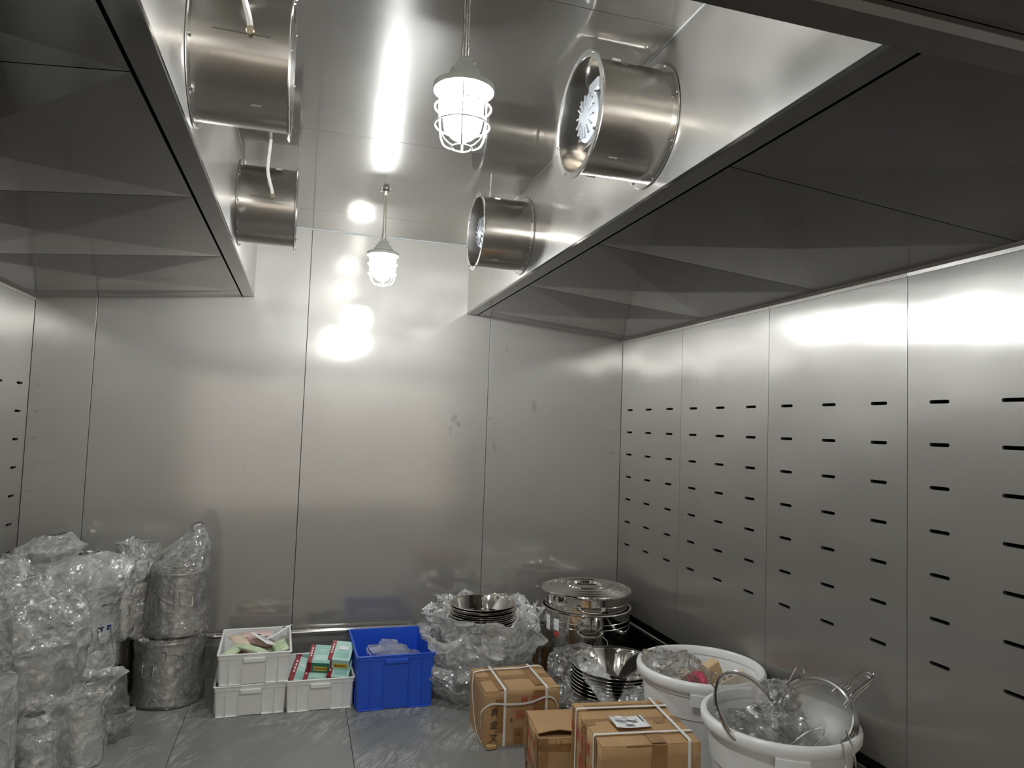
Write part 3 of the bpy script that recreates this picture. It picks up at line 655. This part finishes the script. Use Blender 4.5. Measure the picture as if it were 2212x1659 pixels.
# behind, against the left wall
make_barrel('steel barrel in the back left corner', (-1.335, 4.50, 0), 0, .165, .36, False, ())
make_barrel('upper steel barrel in the back left corner', (-1.335, 4.50, .362), 0, .160, .34, True, ())
film_bag('puffed plastic bag over the barrel in the back left corner', (-1.30, 4.47, .362), bprof(.172, .34, .545, .10, .03), 'film_bag', amp=.014, seed=4.4, zf=.34, fold=6, fa=.05, lean=(.02, 0))
make_barrel('steel barrel against the left wall', (-1.340, 4.02, 0), .3, .15, .60, True, ())
film_bag('crumpled bag over the barrel against the left wall', (-1.345, 4.02, 0), bprof(.155, .60, .86, .08, .03), 'film_bag', amp=.018, seed=9.3, zf=.56, fold=7, fa=.10)
# front pair
make_barrel('tall steel barrel in the front row under a big crumpled bag', (-1.150, 3.735, 0), -.2, .165, .565, True, ())
film_bag('big crumpled bag over the tall front barrel', (-1.130, 3.735, 0), [(.14, .006), (.205, .02), (.215, .12), (.215, .32), (.215, .50), (.225, .58), (.20, .66), (.15, .73), (.07, .79), (.02, .815)], 'film_bag', amp=.022, seed=12.2, zf=.50, fold=6, fa=.09, freq=9, n=110, lean=(-.03, 0))
make_barrel('open steel barrel at the left edge of the picture', (-1.255, 3.32, 0), -.3, .180, .50, False, ())
film_bag('milky film pulled over the open barrel at the left edge', (-1.245, 3.32, 0), [(.15, .004), (.20, .012), (.205, .15), (.20, .35), (.20, .49), (.192, .512), (.12, .52), (.0, .51)], 'film_milky', amp=.012, seed=15.5, fold=7, fa=.035)
film_bag('crumpled bag end lying on the open barrel', (-1.30, 3.40, .515), [(.15, .0), (.16, .03), (.13, .09), (.07, .14), (.0, .15)], 'film_clear', amp=.026, seed=18.5, zf=.0, fold=6, fa=.15, freq=11)
# small pails
def make_pail(label, loc, r, h):
    B = thing('steel_pail', label, 'pail', loc, .3, 'small pails in bags'); n = 32
    MB().lathe([(0, .003), (r*.85, .002), (r*.88, .006), (r, h-.006), (r+.005, h-.004), (r+.005, h), (r-.002, h), (r-.004, h-.01), (r*.84, .010), (0, .010)], n).build('body', 'steel_polished', B)
    for a in (0, PI):
        MB().tube([(r, -.02, h*.8), (r+.014, -.02, h*.72), (r+.014, .02, h*.72), (r, .02, h*.8)], .003, 6, M=R2(a, 'Z')).build('handle', 'steel_wire', B)
    return B
make_pail('small steel pail in a bag at the front of the wrapped group', (-.905, 3.735, 0), .088, .265)
film_bag('plastic bag with a flopped mouth over the larger small pail', (-.905, 3.735, 0), [(.085, .003), (.108, .010), (.112, .08), (.104, .18), (.104, .26), (.10, .30), (.075, .325), (.05, .35), (.07, .375)], 'film_bag', amp=.012, seed=21, zf=.26, fold=5, fa=.08, lean=(.07, 0), n=90)
make_pail('smallest steel pail at the bottom edge in front of the barrels', (-1.015, 3.52, 0), .062, .19)
film_bag('plastic bag over the smallest pail', (-1.015, 3.52, 0), [(.065, .003), (.08, .010), (.085, .08), (.078, .18), (.075, .22), (.05, .27), (.03, .295), (.012, .30)], 'film_bag', amp=.011, seed=24, zf=.19, fold=5, fa=.08, lean=(-.01, 0), n=80)
film_bag('empty scrap of film lying on the floor beside the barrels', (-.845, 4.03, 0), [(.10, .004), (.095, .03), (.06, .07), (.03, .09), (.0, .09)], 'film_clear', amp=.022, seed=27, zf=0, fold=5, fa=.2, n=70)

# ================================================================== BASIN STACK
def basin_mesh(r, d):
    return MB().lathe([(0, -d), (r*.62, -d), (r*.70, -d+.006), (r*.93, -.006), (r*.955, -.001), (r, 0), (r+.003, -.002), (r+.001, -.005), (r*.95, -.006), (r*.925, -.010), (r*.69, -d+.003), (r*.6, -d-.002), (0, -d-.002)], 56).mesh('steel_basin')
bA, bB = basin_mesh(.200, .09), basin_mesh(.215, .10)
zt = .115
for k in range(15):
    o = mk('steel_basin', bB, 'steel_polished', None, (1.135+.004*math.sin(k*2.1), 4.315+.004*math.cos(k*1.7), zt+.0125*k)); tag(o, 'wide steel basin in the lower half of the wrapped stack', 'basin', 'basins in the lower stack')
zt = .115+.0125*14+.11
for k in range(10):
    o = mk('steel_basin', bA, 'steel_polished', None, (1.132+.005*math.sin(k*1.3), 4.300+.004*math.cos(k*2.7), zt+.0122*k)); o.rotation_euler = (.01, -.012, 0)
    tag(o, 'steel basin in the shiny upper half of the wrapped stack' if k < 9 else 'topmost steel basin, open at the top of the wrapped stack', 'basin', 'basins in the upper stack' if k < 9 else None)
film_bag('crumpled film torn open round the upper basins', (1.135, 4.30, .225), [(.225, .0), (.25, .05), (.255, .11), (.245, .155), (.255, .19), (.285, .225), (.30, .25)], 'film_milky', amp=.026, seed=31, zf=.16, fold=9, fa=.07, freq=10, n=130, ragged=.05)
film_bag('loose ragged skirt of film round the middle of the basin stack', (1.12, 4.29, .11), [(.21, .0), (.26, .03), (.285, .09), (.275, .15), (.29, .20), (.31, .235)], 'film_milky', amp=.034, seed=35, zf=.08, fold=8, fa=.08, freq=8, n=130, ragged=.06)
film_bag('puffed bag at the foot of the basin stack', (1.105, 4.27, 0), [(.20, .003), (.27, .012), (.30, .07), (.28, .15), (.24, .20)], 'film_bag', amp=.030, seed=39, zf=.02, fold=6, fa=.07, freq=7, n=110)
rc = MB().tube(catmull([(.985, 4.07, .215), (1.03, 4.03, .205), (1.07, 4.0, .18), (1.085, 3.985, .15)], 5), .0022, 6).build('red_string', 'cord_red', None); tag(rc, 'thin red string on the film of the basin stack', 'string')

# ================================================================== STOCK POT
PX, PY = 1.832, 4.335
def pot(label, z0, r, h, handles, sticker=False):
    P = thing('stock_pot', label, 'pot', (PX, PY, z0)); n = 72
    MB().lathe([(0, .003), (r-.015, .003), (r, .014), (r, h-.012), (r+.008, h-.010), (r+.012, h-.005), (r+.009, h), (r-.003, h), (r-.004, h-.01), (r-.004, .018), (0, .016)], n).build('body', 'steel_polished', P)
    for z in handles[1]: MB().lathe([(r-.001, z-.0035), (r+.002, z), (r-.001, z+.0035)], n).build('bead', 'steel_polished', P)
    for a in handles[0]:
        M_ = R2(a, 'Z'); z = handles[2]
        hd = MB().tube(catmull([(r+.002, -.075, z), (r+.022, -.072, z), (r+.036, -.052, z-.012), (r+.040, -.02, z-.016), (r+.040, .02, z-.016), (r+.036, .052, z-.012), (r+.022, .072, z), (r+.002, .075, z)], 4), .0095, 10, M=M_, flat=.8).build('handle', 'steel_polished', P)
        for sy in (-1, 1): MB().box((r+.003, sy*.075, z), (.008, .032, .030), .003, M=M_).build('handle_lug', 'steel_polished', hd, 0)
    if sticker:
        for aa, zz, hh_, mt in ((3.62, h*.82, .07, 'label_sticker'), (3.62, h*.70, .03, 'print_red'), (3.34, h*.82, .09, 'label_sticker')):
            m = MB(); m.rings([[((r+.001)*math.cos(aa+.075*q), (r+.001)*math.sin(aa+.075*q), zz+e*hh_/2) for q in (-1, -.5, 0, .5, 1)] for e in (-1, 1)], loop=False); m.build('sticker', mt, P)
    return P
ha = math.atan2(-PY, -PX)+.10
pot('tall shiny stock pot standing in the back right corner', 0, .282, .462, ((ha, ha+PI), (.37, .40), .36), True)
pot('shallow shiny pot nested in the top of the tall pot', .345, .270, .215, ((ha+.02, ha+PI), (.155,), .155))
PL = thing('pot_lid', 'round steel lid with pressed rings on the nested pot', 'lid', (PX, PY, .562))
MB().lathe([(.262, -.006), (.284, -.004), (.292, .003), (.289, .010), (.278, .012), (.262, .004), (.250, .014), (.238, .015), (.228, .007), (.218, .016), (.195, .021), (.184, .012), (.173, .023), (.14, .027), (.128, .020), (.118, .030), (.10, .031), (.090, .018), (.05, .017), (0, .017), (0, .014), (.26, -.004)], 80).build('disc', 'steel_polished', PL)
MB().box((0, 0, .031), (.13, .022, .006), .003, M=R2(-.3, 'Z')).build('grip', 'steel_polished', PL, 0)
ca = ha+.06
wire = MB().tube(catmull([(PX+.335*math.cos(ca+.16), PY+.335*math.sin(ca+.16), .352), (PX+.36*math.cos(ca+.22), PY+.36*math.sin(ca+.22), .33), (PX+.37*math.cos(ca+.2), PY+.37*math.sin(ca+.2), .29), (PX+.39*math.cos(ca+.1), PY+.39*math.sin(ca+.1), .25), (PX+.43*math.cos(ca), PY+.43*math.sin(ca), .20)], 5), .0012, 6).build('thin_string', 'paper_white', None); tag(wire, 'thin white string hanging from the pot handle', 'string')

# ================================================================== COLANDERS
cx, cyy, cz = 1.735, 3.665, .318
colm = MB().lathe([(0, -.15), (.12, -.15), (.15, -.143), (.215, -.03), (.222, -.012), (.228, -.004), (.240, 0), (.243, -.003), (.241, -.006), (.226, -.009), (.219, -.016), (.147, -.148), (0, -.154)], 72).mesh('colander')
for k in range(8):
    o = mk('colander', colm, 'perforated_steel' if k == 7 else 'steel_polished', None, (cx-.0035*(7-k), cyy-.002*(7-k), cz-.0155*(7-k))); o.rotation_euler = (.06, -.05+.004*k, .1)
    tag(o, 'perforated steel colander, topmost of the nested pile' if k == 7 else 'steel colander nested below the topmost one', 'colander', None if k == 7 else 'nested colanders')
film_bag('loose plastic bag hanging off the left of the colanders', (1.50, 3.76, .0), [(.05, .05), (.09, .07), (.115, .15), (.11, .24), (.08, .31), (.04, .335), (.0, .34)], 'film_thin', amp=.022, seed=44, zf=.1, fold=5, fa=.10, lean=(.09, .1), n=110)
film_bag('gathered twist of film lying across the colanders', (1.615, 3.43, .12), [(.025, .0), (.035, .06), (.04, .11), (.038, .16), (.03, .20), (.012, .22)], 'film_milky', amp=.018, seed=48, zf=.0, fold=5, fa=.15, lean=(-.05, .18), n=90)
film_bag('crumpled film between the colanders and the tub', (1.74, 3.385, .0), [(.05, .08), (.075, .12), (.08, .18), (.05, .24), (.02, .26)], 'film_bag', amp=.02, seed=52, zf=.1, fold=5, fa=.14, lean=(.03, .05), n=90)
film_bag('film bunched under the colanders by the floor', (1.56, 3.60, .0), [(.08, .003), (.13, .02), (.12, .09), (.08, .13), (.03, .15)], 'film_thin', amp=.02, seed=55, zf=.02, fold=6, fa=.12, n=90)

# ================================================================== CARTONS
def ring_path(w, h, e=.0012, n=4):            # strap round a box in its section plane, rounded corners
    P = []
    for sx, sz, a0 in ((1, 1, 0), (-1, 1, 90), (-1, 0, 180), (1, 0, 270)):
        for k in range(n+1):
            a = math.radians(a0+90*k/n); P.append((sx*(w/2-.004)+(.004+e)*math.cos(a), (h-.004 if sz else .004)+(.004+e)*math.sin(a)))
    return P
def make_carton(label, loc, rz, w, d, h, closed=True):
    B = thing('carton', label, 'carton', loc, rz, 'cardboard cartons'); th = .004
    m = MB(); bm = bmesh.new(); bmesh.ops.create_cube(bm, size=1)
    for v in bm.verts: v.co = Vector((v.co.x*w, v.co.y*d, (v.co.z+.5)*h))
    top = [f for f in bm.faces if f.normal.z > .9]; bmesh.ops.delete(bm, geom=top, context='FACES_ONLY')
    bmesh.ops.subdivide_edges(bm, edges=list(bm.edges), cuts=7, use_grid_fill=True)
    for v in bm.verts:
        k = noise.noise_vector(v.co*6+Vector(loc)*5)*.0035; 
        if v.co.z < .01: k.z = abs(k.z)*.3
        v.co += k
    me = bpy.data.meshes.new('body'); bm.to_mesh(me); bm.free(); me.shade_smooth(); me.set_sharp_from_angle(angle=math.radians(35))
    o = mk('body', me, 'cardboard', B); so = o.modifiers.new('s', 'SOLIDIFY'); so.thickness = th; so.offset = -1
    return B
def flap(B, hinge_a, hinge_b, inward, length, ang, mat='cardboard', bend=.004):
    a, b = Vector(hinge_a), Vector(hinge_b); iv = Vector(inward).normalized(); n = 8; R = []
    dirv = iv*math.cos(ang)+Vector((0, 0, 1))*math.sin(ang); up = (b-a).normalized().cross(dirv); up = up if up.z > 0 else -up
    for i in range(n+1):
        p = a.lerp(b, i/n); wob = bend*noise.noise(Vector((i*.9, length*9, a.x*7)))
        R.append([tuple(p+up*.001), tuple(p+dirv*length*.5+up*(wob*.5+.001)), tuple(p+dirv*length+up*(wob*1.5+.001)), tuple(p+dirv*length+up*(wob*1.5-.003)), tuple(p+dirv*length*.5+up*(wob*.5-.003)), tuple(p-up*.003)])
    return MB().rings(R, cap0=True, cap1=True).build('flap', mat, B, 30)
def on_front(x, z, d): return frame((x, -d/2-.0042, z), (1, 0, 0), (0, 0, 1))
def on_left(y, z, w): return frame((-w/2-.0042, y, z), (0, -1, 0), (0, 0, 1))
def tape(B, c, dim): MB().box(c, dim).build('tape', 'packing_tape', B, 0)
# carton 1 (strapped, writing on the front)
w, d, h = .392, .345, .270
c1 = make_carton('strapped brown carton with handwriting, in front of the wrapped basins', (1.147, 3.662, 0), -.012, w, d, h)
flap(c1, (-w/2, -d/2, h), (w/2, -d/2, h), (0, 1, 0), d*.5, .01); flap(c1, (-w/2, d/2, h), (w/2, d/2, h), (0, -1, 0), d*.5-.003, .01)
flap(c1, (-w/2, -d/2, h-.006), (-w/2, d/2, h-.006), (1, 0, 0), .12, -.02)
tape(c1, (0, 0, h+.0045), (w, .055, .0006)); tape(c1, (-.115, -d/2-.003, h*.55), (.05, .0006, h*.6)); tape(c1, (.085, -d/2-.003, h*.6), (.06, .0006, h*.75)); tape(c1, (-.10, 0, h+.0048), (.055, d, .0006)); tape(c1, (.10, .02, h+.0048), (.05, d*.9, .0006)); tape(c1, (-.02, -d/2-.003, h*.16), (.05, .0006, h*.3))
for x in (-.095, .125):
    P = ring_path(d+.004, h+.004, .004); MB().ribbon([(x, a, b) for a, b in P], (1, 0, 0), .013, .0012, closed=True).build('strap', 'strap_white', c1, 0)
MB().ribbon(catmull([(w/2+.006, .10, h*.35), (w/2+.004, .11, h+.004), (.05, .115, h+.009), (-w/2+.03, .105, h+.010), (-w/2-.012, .06, h*.98), (-w/2-.022, .02, h*.7), (-w/2-.024, -.08, h*.25), (-w/2-.01, -.12, .02), (-w/2-.004, -.14, .012)], 6), (0, 1, .05), .012, .0012).build('strap', 'strap_white', c1, 0)
MB().ribbon(catmull([(-w/2-.012, -.145, h*.35), (-w/2-.018, -d/2+.01, h*.62), (-w/2+.03, -d/2-.012, h*.79), (-.08, -d/2-.012, h*.765), (.03, -d/2-.010, h*.765), (.12, -d/2-.010, h*.85), (.165, -d/2-.012, h*.80), (w/2-.005, -d/2-.008, h*.6)], 6), (0, 0, 1), .010, .0012).build('strap', 'strap_white', c1, 0)
for k, ch in enumerate('袁金文'): text('handwriting', ch, .044, 'print_black', c1, on_front(-.150, h*.62-.062*k, d), .15)
text('printed_word', '级 不 锈', .042, 'print_red', c1, on_front(.062, h*.80, d)); text('printed_word', '码', .050, 'print_red', c1, on_front(-.012, h*.535, d)); text('printed_word', '斗', .050, 'print_red', c1, on_front(.065, h*.555, d))
text('printed_mark', '8', .028, 'cardboard_edge', c1, on_front(-.058, h*.46, d)); text('printed_mark', '18', .030, 'cardboard_edge', c1, on_front(-.025, h*.20, d))
MB().box((-w/2-.004, -d/2+.012, .012), (.05, .03, .02), .004, M=R2(.2, 'Z')).build('crushed_corner', 'cardboard', c1, 0)
# carton 2 (open flap)
w, d, h = .40, .300, .250
c2 = make_carton('brown carton with one open flap, behind the carton with the leaflet', (1.275, 3.105, 0), -.13, w, d, h)
flap(c2, (-w/2, d/2, h), (w/2, d/2, h), (0, -1, 0), d*.93, .07, bend=.010); flap(c2, (-w/2, -d/2, h-.004), (w/2, -d/2, h-.004), (0, 1, 0), d*.5, -.03); flap(c2, (w/2, -d/2, h-.008), (w/2, d/2, h-.008), (-1, 0, 0), .14, -.05)
tape(c2, (-w/2-.003, .115, h*.5), (.0006, .04, h)); tape(c2, (-w/2-.003, -.11, h*.5), (.0006, .06, h)); tape(c2, (-w/2+.02, -d/2-.003, h*.5), (.045, .0006, h)); tape(c2, (.0, -d/2-.003, h*.84), (w, .0006, .03)); tape(c2, (-w/2-.003, 0, h*.28), (.0006, d, .045))
text('printed_word', '级 不 锈', .046, 'print_red', c2, on_left(.0, h*.74, w)); text('printed_word', '码 斗', .058, 'print_red', c2, on_left(.01, h*.40, w))
for a in (0, .012): MB().box((-w/2+.075+a*2, -d/2-.004, h*.93), (.0014, .0006, .018), M=None).build('pen_mark', 'print_black', c2, 0)
# carton 3 (leaflet on top)
w, d, h = .395, .420, .415
c3 = make_carton('brown carton with white straps and a leaflet on top, nearest the viewer', (1.355, 2.685, 0), -.105, w, d, h)
flap(c3, (-w/2, d/2, h), (w/2, d/2, h), (0, -1, 0), d*.5, .0, bend=.003); flap(c3, (-w/2, -d/2, h+.001), (w/2, -d/2, h+.001), (0, 1, 0), d*.5-.003, .02, bend=.006)
MB().box((.04, -d/2+.003, h-.0035), (w*.8, .006, .005), .001, M=None).build('dark_gap_line', 'cardboard_edge', c3, 0)
tape(c3, (0, -.002, h+.0055), (w, .060, .0006)); tape(c3, (.03, -d/2-.003, h*.62), (.06, .0006, h*.75)); tape(c3, (-w/2-.003, .02, h*.6), (.0006, .07, h*.8)); tape(c3, (-w/2-.003, -.13, h*.6), (.0006, .045, h*.8)); tape(c3, (-w/2-.003, .165, h*.5), (.0006, .05, h)); tape(c3, (.02, d/2-.06, h+.004), (w*.9, .05, .0006)); tape(c3, (.03, -d/2+.05, h+.0075), (.06, .1, .0006))
for y in (.125, -.125):
    P = ring_path(w+.004, h+.008, .004); MB().ribbon([(a, y, b) for a, b in P], (0, 1, 0), .013, .0012, closed=True).build('strap', 'strap_white', c3, 0)
P = ring_path(d+.004, h+.011, .004); MB().ribbon([(.150, a, b) for a, b in P], (1, 0, 0), .013, .0012, closed=True).build('strap', 'strap_white', c3, 0)
text('printed_word', '高', .046, 'print_red', c3, on_left(.178, h*.82, w)); text('printed_word', '级 不 锈', .056, 'print_red', c3, on_left(.03, h*.80, w)); text('printed_word', '码 斗', .072, 'print_red', c3, on_left(.0, h*.58, w)); text('printed_word', '钢', .05, 'print_red', c3, on_left(-.118, h*.66, w))
for q in (-1, 1): MB().tube([(-w/2-.0045, -.165-q*.02, h*.60), (-w/2-.0045, -.165+q*.02, h*.46)], .001, 5).build('pen_mark', 'print_black', c3)
for z in (.86, .62): MB().box((w/2-.012, -d/2-.004, h*z), (.012, .001, .003)).build('staple', 'steel_wire', c3, 0)
# leaflet
lf = thing('leaflet', 'white leaflet with oval drawings lying on the near carton', 'leaflet', (1.318, 2.645, h+.014), -.02)
m = MB(); nx, ny = 10, 6; V = [];
for i in range(nx+1):
    for j in range(ny+1):
        u, v = i/nx, j/ny; V.append(((u-.5)*.150, (v-.5)*.105, .004+.012*max(0, .35-u)**1*2+.006*max(0, u-.8)*3*v))
Fq = [(i*(ny+1)+j, (i+1)*(ny+1)+j, (i+1)*(ny+1)+j+1, i*(ny+1)+j+1) for i in range(nx) for j in range(ny)]
sh = m.add(V, Fq).build('sheet', 'paper_white', lf); so = sh.modifiers.new('s', 'SOLIDIFY'); so.thickness = .0006
MB().add([(-.075, -.0525, .012), (-.075, .0525, .012), (-.082, .048, .03), (-.078, -.04, .022)], [(0, 1, 2, 3)]).build('folded_page', 'paper_white', lf, 0)
for px, py, a, b, sl in ((-.038, .012, .024, .016, -.5), (.012, .008, .026, .015, -.5), (-.010, -.030, .019, .013, -.2)):
    M_ = T(px, py, .0125+(.008 if px < -.02 else 0)) @ R2(sl, 'Z')
    o = MB().rings([[(a*k*math.cos(2*PI*j/24), b*k*math.sin(2*PI*j/24), z) for j in range(24)] for k, z in ((1, 0), (1, .0006))], cap1=True, M=M_).build('oval_drawing', 'print_grey', lf, 0)
    MB().rings([[(a*k*math.cos(2*PI*j/24), b*k*math.sin(2*PI*j/24), z) for j in range(24)] for k, z in ((.74, .0004), (.74, .0010))], cap1=True, M=M_).build('oval_centre', 'label_sticker', o, 0)
for k in range(8): MB().box((.056, .040-k*.0075, .011), (.005, .0055, .0008), M=None).build('print_mark', 'print_black', lf, 0)
for k in range(3): MB().box((-.03+.03*k, -.046, .011), (.014, .002, .0006)).build('print_mark', 'print_grey', lf, 0)
# small kraft carton behind, and a low tray under the colanders
k1 = thing('kraft_carton', 'torn kraft carton wedged between basin stack and pot', 'carton', (1.440, 4.47, 0), .35)
MB().box((0, 0, .10), (.16, .18, .20), .004).build('body', 'cardboard', k1, 0); flap(k1, (-.08, -.09, .2), (.08, -.09, .2), (0, 1, 0), .08, .9, bend=.01); MB().tube([(-.02, -.0915, .12), (0, -.0915, .09), (-.015, -.0915, .06)], .0012, 5).build('pen_mark', 'print_black', k1)
MB().tube([(.02, -.0915, .13), (.045, -.0915, .10), (.02, -.0915, .07), (.04, -.0915, .05)], .0012, 5).build('pen_mark', 'print_black', k1)
film_bag('strip of film over the torn kraft carton', (1.44, 4.44, .17), [(.10, .0), (.11, .03), (.08, .09), (.04, .12), (.0, .13)], 'film_clear', amp=.024, seed=61, zf=0, fold=5, fa=.18, n=80)
k2 = thing('cardboard_tray', 'low brown cardboard tray under the colanders', 'tray', (1.70, 3.64, 0), -.5)
m = MB(); m.rings([rrect(.26, .26, .004, .0005), rrect(.29, .29, .004, .030), rrect(.283, .283, .004, .030), rrect(.254, .254, .004, .005)], cap0=True, cap1=True); m.build('body', 'cardboard', k2, 30)

# ================================================================== TUBS
def make_tub(label, loc, rz):
    B = thing('plastic_tub', label, 'tub', loc, rz, 'white plastic tubs'); n = 96; H = .478
    MB().lathe([(0, .004), (.215, .002), (.226, .010), (.262, .30), (.268, .302), (.277, .405), (.284, .407), (.287, .440), (.281, .440), (.271, .405), (.257, .30), (.220, .014), (0, .012)], n).build('body', 'tub_white', B)
    MB().lathe([(.284, .428), (.300, .430), (.3055, .440), (.307, .462), (.304, .472), (.296, .478), (.284, .477), (.277, .468), (.276, .440)], n).build('rim', 'tub_white', B)
    for a in (math.radians(-118), math.radians(62)):
        m = MB(); R = []
        for q in range(9):
            an = a-.20+.40*q/8; R.append([(r_*math.cos(an), r_*math.sin(an), z) for r_, z in ((.298, .430), (.309, .428), (.3085, .378), (.303, .374), (.296, .378))])
        m.rings(R, cap0=True, cap1=True); m.build('grip_tab', 'tub_white', B, 30)
    return B
make_tub('white plastic tub behind, holding wooden blocks in film', (1.925, 3.108, 0), 0)
make_tub('white plastic tub in front, holding wire sieves', (1.907, 2.490, 0), 0)
# contents of the far tub
o = MB().box((0, 0, 0), (.12, .055, .30), .004).build('wooden_block', 'wood_light', None, 0); o.location = (1.955, 3.185, .345); o.rotation_euler = (.10, 1.10, .20); tag(o, 'long light wooden block leaning in the far tub', 'wooden block')
o2 = MB().box((0, 0, 0), (.075, .035, .16), .003).build('wooden_block', 'wood_pale', None, 0); o2.location = (2.075, 3.06, .385); o2.rotation_euler = (.2, 1.0, -.25); tag(o2, 'small pale wooden block with printed marks in the far tub', 'wooden block')
for k in range(3): MB().box((-.0385, 0, -.05+.03*k), (.001, .018, .016)).build('print_mark', 'cardboard_edge', o2, 0)
film_bag('crumpled clear bag bulging in the far tub', (1.815, 3.16, .28), [(.12, .0), (.135, .06), (.13, .12), (.10, .18), (.05, .215), (.0, .22)], 'film_thin', amp=.022, seed=71, zf=.05, fold=6, fa=.12, freq=10, n=100)
pk = MB(); pk.lathe([(0, -.045), (.03, -.04), (.05, -.01), (.045, .025), (.02, .045), (0, .048)], 24); pm = pk.mesh('pink_cloth')
for v in pm.vertices: v.co += noise.noise_vector(v.co*30)*.018
po = mk('pink_cloth', pm, 'pink_cloth', None, (1.885, 3.06, .405)); tag(po, 'crumpled pink and white cloth at the end of the wooden block', 'cloth')
o = MB().box((0, 0, 0), (.10, .05, .24), .004).build('wooden_block', 'wood_pale', None, 0); o.location = (1.80, 3.14, .345); o.rotation_euler = (0, 1.25, .35); tag(o, 'pale wooden block inside the clear bag in the far tub', 'wooden block')
# sieves in the near tub
def make_sieve(label, c, handle, normal, r=.15, depth=.085, hl=.21, hook=True, hr=.0032):
    x = Vector(handle).normalized(); z = Vector(normal); z = (z-x*z.dot(x)).normalized(); y = z.cross(x)
    S = thing('wire_sieve', label, 'sieve', group='wire sieves in the near tub'); Mx = Matrix((x, y, z)).transposed().to_4x4(); Mx.translation = c; S.matrix_world = Mx
    R_ = (r*r+depth*depth)/(2*depth); pr = [(R_*math.sin(a), -depth+R_*(1-math.cos(a))) for a in [math.asin(min(1, r/R_))*q/9 for q in range(10)]]
    MB().lathe(pr, 48).build('mesh_bowl', 'wire_mesh', S)
    MB().lathe([(r-.003, -.010), (r+.003, -.010), (r+.008, -.005), (r+.008, .004), (r+.002, .007), (r-.004, .004)], 56, close=True).build('rim', 'steel_wire', S)
    MB().tube(catmull([(r*.80, -.032, -.012), (r, -.030, -.002), (r+hl*.3, -.021, .004), (r+hl*.85, -.021, .010), (r+hl*.97, -.014, .010), (r+hl, 0, .010), (r+hl*.97, .014, .010), (r+hl*.85, .021, .010), (r+hl*.3, .021, .004), (r, .030, -.002), (r*.80, .032, -.012)], 5), hr, 8).build('handle', 'steel_wire', S)
    if hook:
        MB().tube(catmull([(-r*.97, -.035, 0), (-r-.028, -.026, -.002), (-r-.034, 0, -.003), (-r-.028, .026, -.002), (-r*.97, .035, 0)], 5), .0026, 8).build('rest_hook', 'steel_wire', S)
    return S
lr = lambda a, b, c=0: RT*a+UP*b-fw*c           # directions: right, up, towards the viewer
make_sieve('big wire sieve leaning open to the left in the near tub', (1.735, 2.455, .520), lr(.72, -.66, .20), lr(.50, .50, .62), .148, .07, .20)
for k in range(3):
    make_sieve(['wire sieve nested lowest at the right of the near tub', 'wire sieve nested between two others at the right', 'uppermost wire sieve at the right of the near tub, facing left'][k],
               tuple(Vector((1.985, 2.385, .515))+lr(.014, -.016, -.006)*(2-k)), lr(.80+.03*k, .60-.02*k, -.05), lr(-.50, .66, .52), .146-.004*(2-k), .085, .125+.008*k, k == 2)
make_sieve('sieve deep in the tub with its handle sticking up in the middle', (1.915, 2.56, .385), lr(.50, .80, -.1), lr(-.6, .5, .5), .11, .06, .175, False)
film_bag('shiny clear bag inside the leaning sieve', (1.80, 2.42, .36), [(.06, .0), (.10, .04), (.10, .09), (.06, .13), (.0, .14)], 'film_thin', amp=.026, seed=83, zf=0, fold=6, fa=.12, freq=13, n=110)
film_bag('clear film round the upright sieve handle', (1.945, 2.56, .42), [(.05, .0), (.065, .05), (.055, .10), (.03, .14), (.01, .15)], 'film_thin', amp=.02, seed=87, zf=0, fold=5, fa=.12, freq=13, n=90)
wl_ = MB().tube(catmull([(1.80, 2.30, .44), (1.86, 2.27, .50), (1.90, 2.245, .525), (1.915, 2.24, .505), (1.885, 2.26, .455), (1.83, 2.29, .40)], 6), .003, 8).build('wire_loop', 'steel_wire', None); tag(wl_, 'wire loop of a sieve resting inside the near tub rim', 'wire loop')
wl2 = MB().tube(catmull([(1.955, 2.20, .50), (1.950, 2.185, .470), (1.940, 2.160, .42), (1.930, 2.150, .36), (1.937, 2.148, .335), (1.965, 2.148, .345), (1.985, 2.158, .40), (1.985, 2.17, .46), (1.99, 2.215, .52)], 6), .0028, 8).build('wire_hook', 'steel_wire', None); tag(wl2, 'bent wire hook hanging over the near tub rim', 'wire hook')
